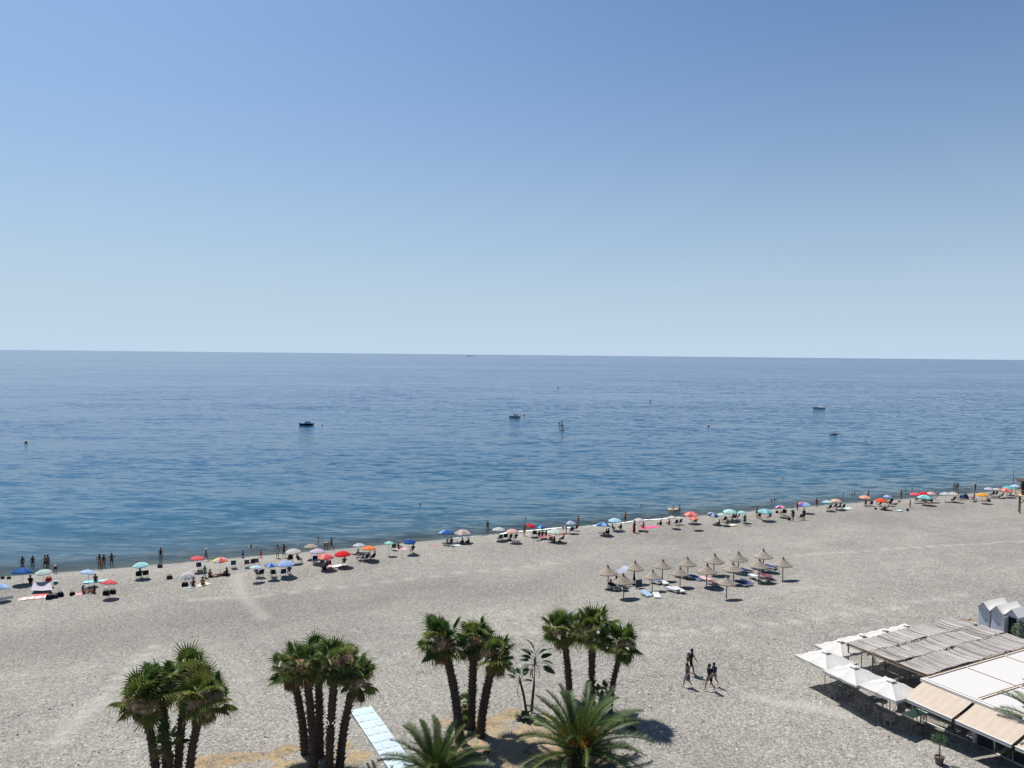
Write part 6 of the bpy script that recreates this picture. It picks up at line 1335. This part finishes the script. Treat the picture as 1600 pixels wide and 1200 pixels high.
# four strollers
def stroller(px, tp, bt, rz, sk, wr, hr, l, pn='walk'):
    q, s = stand_at(px, tp, bt, pn); return person(q, l, pn, rz, s, sk, wr, hr), q, s
stroller(1079, 1013.5, 1052.5, -2.2, 'dark', W(('longshorts', '#15181f'), ('shirt', '#22262e')), ('hair', '#0e0a08'), 'man in dark clothes at the back left of the four strollers, carrying a bag')
stroller(1074, 1036, 1073, 2.1, 'tan', W(('dress', '#6b6470'), ('swimsuit', '#6b6470')), ('longhair', '#17100a'), 'woman in a patterned grey dress in front of the man with the ochre bag')
stroller(1109, 1037, 1078.5, 2.0, 'tan', W(('longshorts', '#15110f'), ('shirt', '#1d1614')), ('hair', '#1a0f0a'), 'person in black in front, right pair of strollers')
stroller(1116, 1035, 1070.5, 2.2, 'brown', W(('longshorts', '#8e97a8'), ('shirt', '#33405e')), ('hair', '#1a110c'), 'person in blue top and pale shorts behind the one in black')
q = at(1075.5, 1052.5); t = thing('shoulder_bag', 'ochre shoulder bag on the back of the man at the back left', 'bag', (q.x, q.y - .05, q.z + .92), .3)
b = MB(); b.lathe([(.001, 0), (.17, .03), (.20, .2), (.17, .38), (.001, .42)], 10, sy=.55); obj('bag_body', b, cloth('#a87a2a', 0), t); b = MB(); b.tube([(-.15, 0, .3), (.02, .02, .62), (.18, .05, .3)], .015, 5); obj('strap', b, cloth('#6a4a1a', 0), t)
q = at(1073, 1052.5); t = thing('backpack', 'light blue backpack on the shoulder of the man at the back left', 'bag', (q.x + .12, q.y + .05, q.z + 1.18), .3)
b = MB(); b.lathe([(.001, 0), (.14, .02), (.16, .2), (.12, .36), (.001, .4)], 10, sy=.6); obj('bag_body', b, cloth('#8fb0d6', 0), t); b = MB(); b.tube([(.05, .08, .36), (.16, .14, .2), (.08, .1, .04)], .015, 5); obj('strap', b, DARKM, t)

# ------------------------------------------------------------------ on the water
def boat(px, py, w, hull, cover, label, cat='motor boat', rz=0.0, canopy=True, name='motor_boat'):
    q = on(px, py, 0); L = w / scale_at(q); t = thing(name, label, cat, (q.x, q.y, 0), rz, None, L / 5.0)
    b = MB(); st = []
    n = 9
    for i in range(n):
        s = i / (n - 1); x = -2.5 + 5 * s; bw = .95 * (1 - max(0, (s - .45) / .55) ** 2.2) + .02; sh = .62 + .28 * s * s; kz = -.25 + .35 * max(0, s - .7) / .3
        st += [(x, 0, kz), (x, bw * .75, -.05 + .2 * max(0, s - .7)), (x + (.25 if i == n - 1 else 0), bw, sh), (x, bw * .9, sh + .03), (x, -bw * .9, sh + .03), (x + (.25 if i == n - 1 else 0), -bw, sh), (x, -bw * .75, -.05 + .2 * max(0, s - .7))]
    k = 7; fs = [(i * k + j, i * k + (j + 1) % k, (i + 1) * k + (j + 1) % k, (i + 1) * k + j) for i in range(n - 1) for j in range(k)]
    fs += [tuple(range(k)), tuple((n - 1) * k + j for j in range(k))[::-1]]
    b.add(st, fs); obj('hull', b, mat('hull' + hull, hull, rough=.3, var=.05), t)
    b = MB(); b.sheet(lambda u, v: (-1.9 + 2.6 * u, (v - .5) * 1.35, .68 + .45 * math.sin(math.pi * u) ** .7 * math.sin(math.pi * (.15 + .7 * v)) + .12 * u), 10, 6, thick=.02); obj('cockpit_cover', b, cloth(cover, 0), t)
    b = MB(); b.add([(.75, -.6, .85), (.75, .6, .85), (.35, .55, 1.3), (.35, -.55, 1.3)], [(0, 1, 2, 3)]); b.add([(.76, -.6, .85), (.76, .6, .85), (.37, .55, 1.3), (.37, -.55, 1.3)], [(3, 2, 1, 0)]); obj('windscreen', b, GLASSD, t)
    b = MB(); b.box((-2.65, 0, .55), (.35, .32, .5)); b.box((-2.7, 0, -.05), (.14, .12, .8)); b.box((-2.65, 0, .84), (.30, .28, .1)); obj('outboard_motor', b, DARKM, t)
    if canopy:
        b = MB(); b.sheet(lambda u, v: (-1.5 + 1.9 * u, (v - .5) * 1.5, 1.25 + .12 * math.sin(math.pi * u) + .1 * math.sin(math.pi * v)), 6, 6, thick=.02); obj('bimini_top', b, cloth(cover, 0), t)
        b = MB()
        for y in (-.72, .72):
            b.tube([(-1.5, y, 1.25), (-.9, y, .65)], .025, 5); b.tube([(.3, y, 1.25), (-.5, y, .65)], .025, 5)
        obj('bimini_frame', b, ALU, t)
boat(478.5, 664.5, 21, '#101d3a', '#17284e', 'dark blue motor boat with covered cockpit, left of centre', rz=math.pi + .1)
boat(804, 652, 17, '#b9bcbc', '#1c2430', 'white motor boat with dark cover near the centre of the sea', rz=math.pi + .25)
boat(1279.5, 638.5, 17, '#c6c8c8', '#bfc2c4', 'all white motor boat farthest out on the right', rz=math.pi - .1, canopy=False)
boat(1303, 679, 12, '#a9a0a2', '#5c3a44', 'small greyish boat with a dark red cover below the white one', 'small boat', rz=.15, canopy=False, name='dinghy')
def sup(px, py, label, ppl):
    q = on(px, py, 0); t = thing('paddle_board', label, 'paddle board', (q.x, q.y, .06), .9); b = MB(); n = 10; vs = []
    for i in range(n + 1): s = i / n; w = .40 * math.sin(math.pi * min(.97, max(.03, s))) ** .5; vs += [(-1.6 + 3.2 * s, -w, .0), (-1.6 + 3.2 * s, w, .0), (-1.6 + 3.2 * s, w, .12), (-1.6 + 3.2 * s, -w, .12)]
    fs = [(i * 4 + j, i * 4 + (j + 1) % 4, i * 4 + 4 + (j + 1) % 4, i * 4 + 4 + j) for i in range(n) for j in range(4)]; b.add(vs, fs + [(0, 3, 2, 1), (n * 4, n * 4 + 1, n * 4 + 2, n * 4 + 3)]); obj('board', b, mat('board_dark', (.10, .12, .15), rough=.5), t)
    for dx, pn, l, sc in ppl: person((q.x + dx, q.y + dx * .3, .18), l, pn, .9, sc, 'dark', [('trunks', '#121418')], ('hair', '#0e0a08'))
    p = MB(); x0 = ppl[0][0]; p.tube([(0, 0, 0), (.25, .35, 1.9)], .02, 5); p.box((0, 0, -.1), (.16, .03, .35)); o = obj('paddle', p, DARKM, None, (q.x + x0 + .32, q.y + .25, .25)); tag(o, 'paddle held by ' + ppl[0][2].split(',')[0], 'paddle')
sup(877.5, 664, 'paddle board farther out carrying two people', [(0.1, 'stand', 'paddler standing on the farther board, tallest of three', 1.05), (-.75, 'sitground', 'person seated on the farther board left of the paddler', 1.2)])
sup(878.7, 672, 'paddle board nearer the beach carrying one person', [(0, 'stand', 'lone paddler on the nearer board, below the other two', 1.0)])
def buoy(px, py, col, label, r=.45, rings=True):
    r *= .72
    q = on(px, py, 0); t = thing('buoy', label, 'buoy', (q.x, q.y, 0), 0); b = MB(); b.lathe([(.001, -.6 * r), (.7 * r, -.5 * r), (r, 0), (.95 * r, .8 * r), (.6 * r, 1.4 * r), (.2 * r, 1.8 * r), (.001, 1.9 * r)], 12); obj('float', b, mat('buoy' + col, col, rough=.4), t)
    b = MB(); b.lathe([(1.02 * r, -.05), (1.06 * r, .02), (1.02 * r, .12)], 12); obj('band', b, DARKM, t)
buoy(40.5, 692, '#c9a21e', 'yellow buoy far left on the water', .55); buoy(1107, 665.5, '#c9a21e', 'small yellow buoy right of centre', .5); buoy(1016, 627, '#15171a', 'tiny black buoy beyond the yellow one', .55); buoy(872, 606.5, '#3a3c40', 'tiny dark buoy farthest out near the centre', .7); buoy(819, 649.5, '#b05a5a', 'pale red buoy right of the white boat with dark cover', .45); buoy(503.5, 664.5, '#6f7d92', 'small grey buoy right of the dark blue boat', .3)
# inflatable with two bathers
q = on(1052, 797.5, 0); t = thing('inflatable_ring', 'cream coloured inflatable with two bathers near the shore', 'inflatable', (q.x, q.y, .12)); b = MB()
b.tube([(.75 * math.cos(a), .55 * math.sin(a), 0) for a in np.linspace(0, 2 * math.pi, 19)], .24, 8, caps=False); obj('ring', b, mat('inflatable_cream', (.55, .45, .28), rough=.4), t)
person((q.x + .0, q.y - .05, -.05), 'bather sitting in the cream coloured inflatable', 'sitground', 1, 1, 'tan', [('swimsuit', '#8a5a2a')], ('hair', '#20140c')); person((q.x + 1.15, q.y + .1, -.75), 'bather standing beside the cream coloured inflatable', 'stand', 1.2, 1, 'brown', [('trunks', '#2a2e38')], ('hair', '#20140c'))
# far ship on the horizon, haze mixed into its pale hull colour
q = on(735, 556.8, 0); q = Vector((q.x, q.y, 0)) * 1.0; dd = min(1, 11000 / q.length); q = q * dd
t = thing('cargo_ship', 'reddish ship tiny on the horizon left of centre', 'ship', (q.x, q.y, 0), 0, None, .7); b = MB(); b.add([(-55, -8, 0), (50, -8, 0), (60, 0, 0), (50, 8, 0), (-55, 8, 0), (-58, -9, 9), (56, -9, 10), (70, 0, 12), (56, 9, 10), (-58, 9, 9)], [(0, 1, 6, 5), (1, 2, 7, 6), (2, 3, 8, 7), (3, 4, 9, 8), (4, 0, 5, 9), (5, 6, 7, 8, 9)]); obj('hull', b, mat('ship_red_hazed', (.62, .42, .40), rough=.6), t)
b = MB(); b.box((-42, 0, 16), (16, 14, 14)); b.box((-44, 0, 25), (8, 8, 6)); obj('bridge', b, WHITEM, t)

# ------------------------------------------------------------------ loose stones and dry grass
def loose():
    ru = random.Random(21)
    for nm, lab, n, m in (('dark_stones', 'scattered dark stones on the gravel', 900, mat('stone_dark', (.075, .07, .066), rough=.9)), ('light_stones', 'scattered pale stones on the gravel', 700, mat('stone_light', (.46, .44, .40), rough=.9))):
        b = MB()
        for i in range(n):
            px = ru.uniform(0, 1600); py = 905 + (1195 - 905) * ru.random() ** .8 + (0 if px < 800 else -60 * ru.random())
            q = at(px, py); r = ru.uniform(.02, .048) * (1.0 if ru.random() < .93 else 1.6); k = 5; a0 = ru.uniform(0, 6)
            ring = [(q.x + r * ru.uniform(.7, 1.2) * math.cos(a0 + 2 * math.pi * j / k), q.y + r * ru.uniform(.7, 1.2) * math.sin(a0 + 2 * math.pi * j / k), q.z - .02) for j in range(k)]
            up_ = [(q.x + (x - q.x) * .7, q.y + (y - q.y) * .7, q.z + r * ru.uniform(.5, .9)) for x, y, z in ring]
            b.add(ring + up_, [(j, (j + 1) % k, k + (j + 1) % k, k + j) for j in range(k)] + [tuple(range(k, 2 * k))])
        tag(obj(nm, b, m), lab, kind='stuff')
    b = MB()
    for px, py, r, n in ((370, 1185, 1.3, 420), (315, 1194, 1.2, 380), (430, 1178, .8, 160), (452, 1168, .7, 160), (545, 1168, .6, 90), (765, 1130, .9, 200), (802, 1117, .8, 200), (942, 1128, 1.0, 260), (976, 1128, .8, 260), (850, 1182, 1.3, 260), (725, 1180, 1.2, 160), (500, 1196, 1.2, 220)):
        c = at(px, py)
        for i in range(n):
            x = c.x + ru.gauss(0, r * .6); y = c.y + ru.gauss(0, r * .35); z = g(x, y) + .04; a = ru.uniform(0, 6.28); l = ru.uniform(.07, .2); w = ru.uniform(.006, .014)
            d = Vector((math.cos(a), math.sin(a), ru.uniform(.3, 1.4))).normalized() * l; sd = Vector((-math.sin(a), math.cos(a), 0)) * w; p = Vector((x, y, z)); b.add([p - sd, p + sd, p + d], [(0, 1, 2)])
    tag(obj('dry_grass', b, mat('dry_grass', (.50, .37, .17), rough=.9, var=.3, trans=.2)), 'golden dry grass on the sandy mounds round the palms', kind='stuff')
loose()
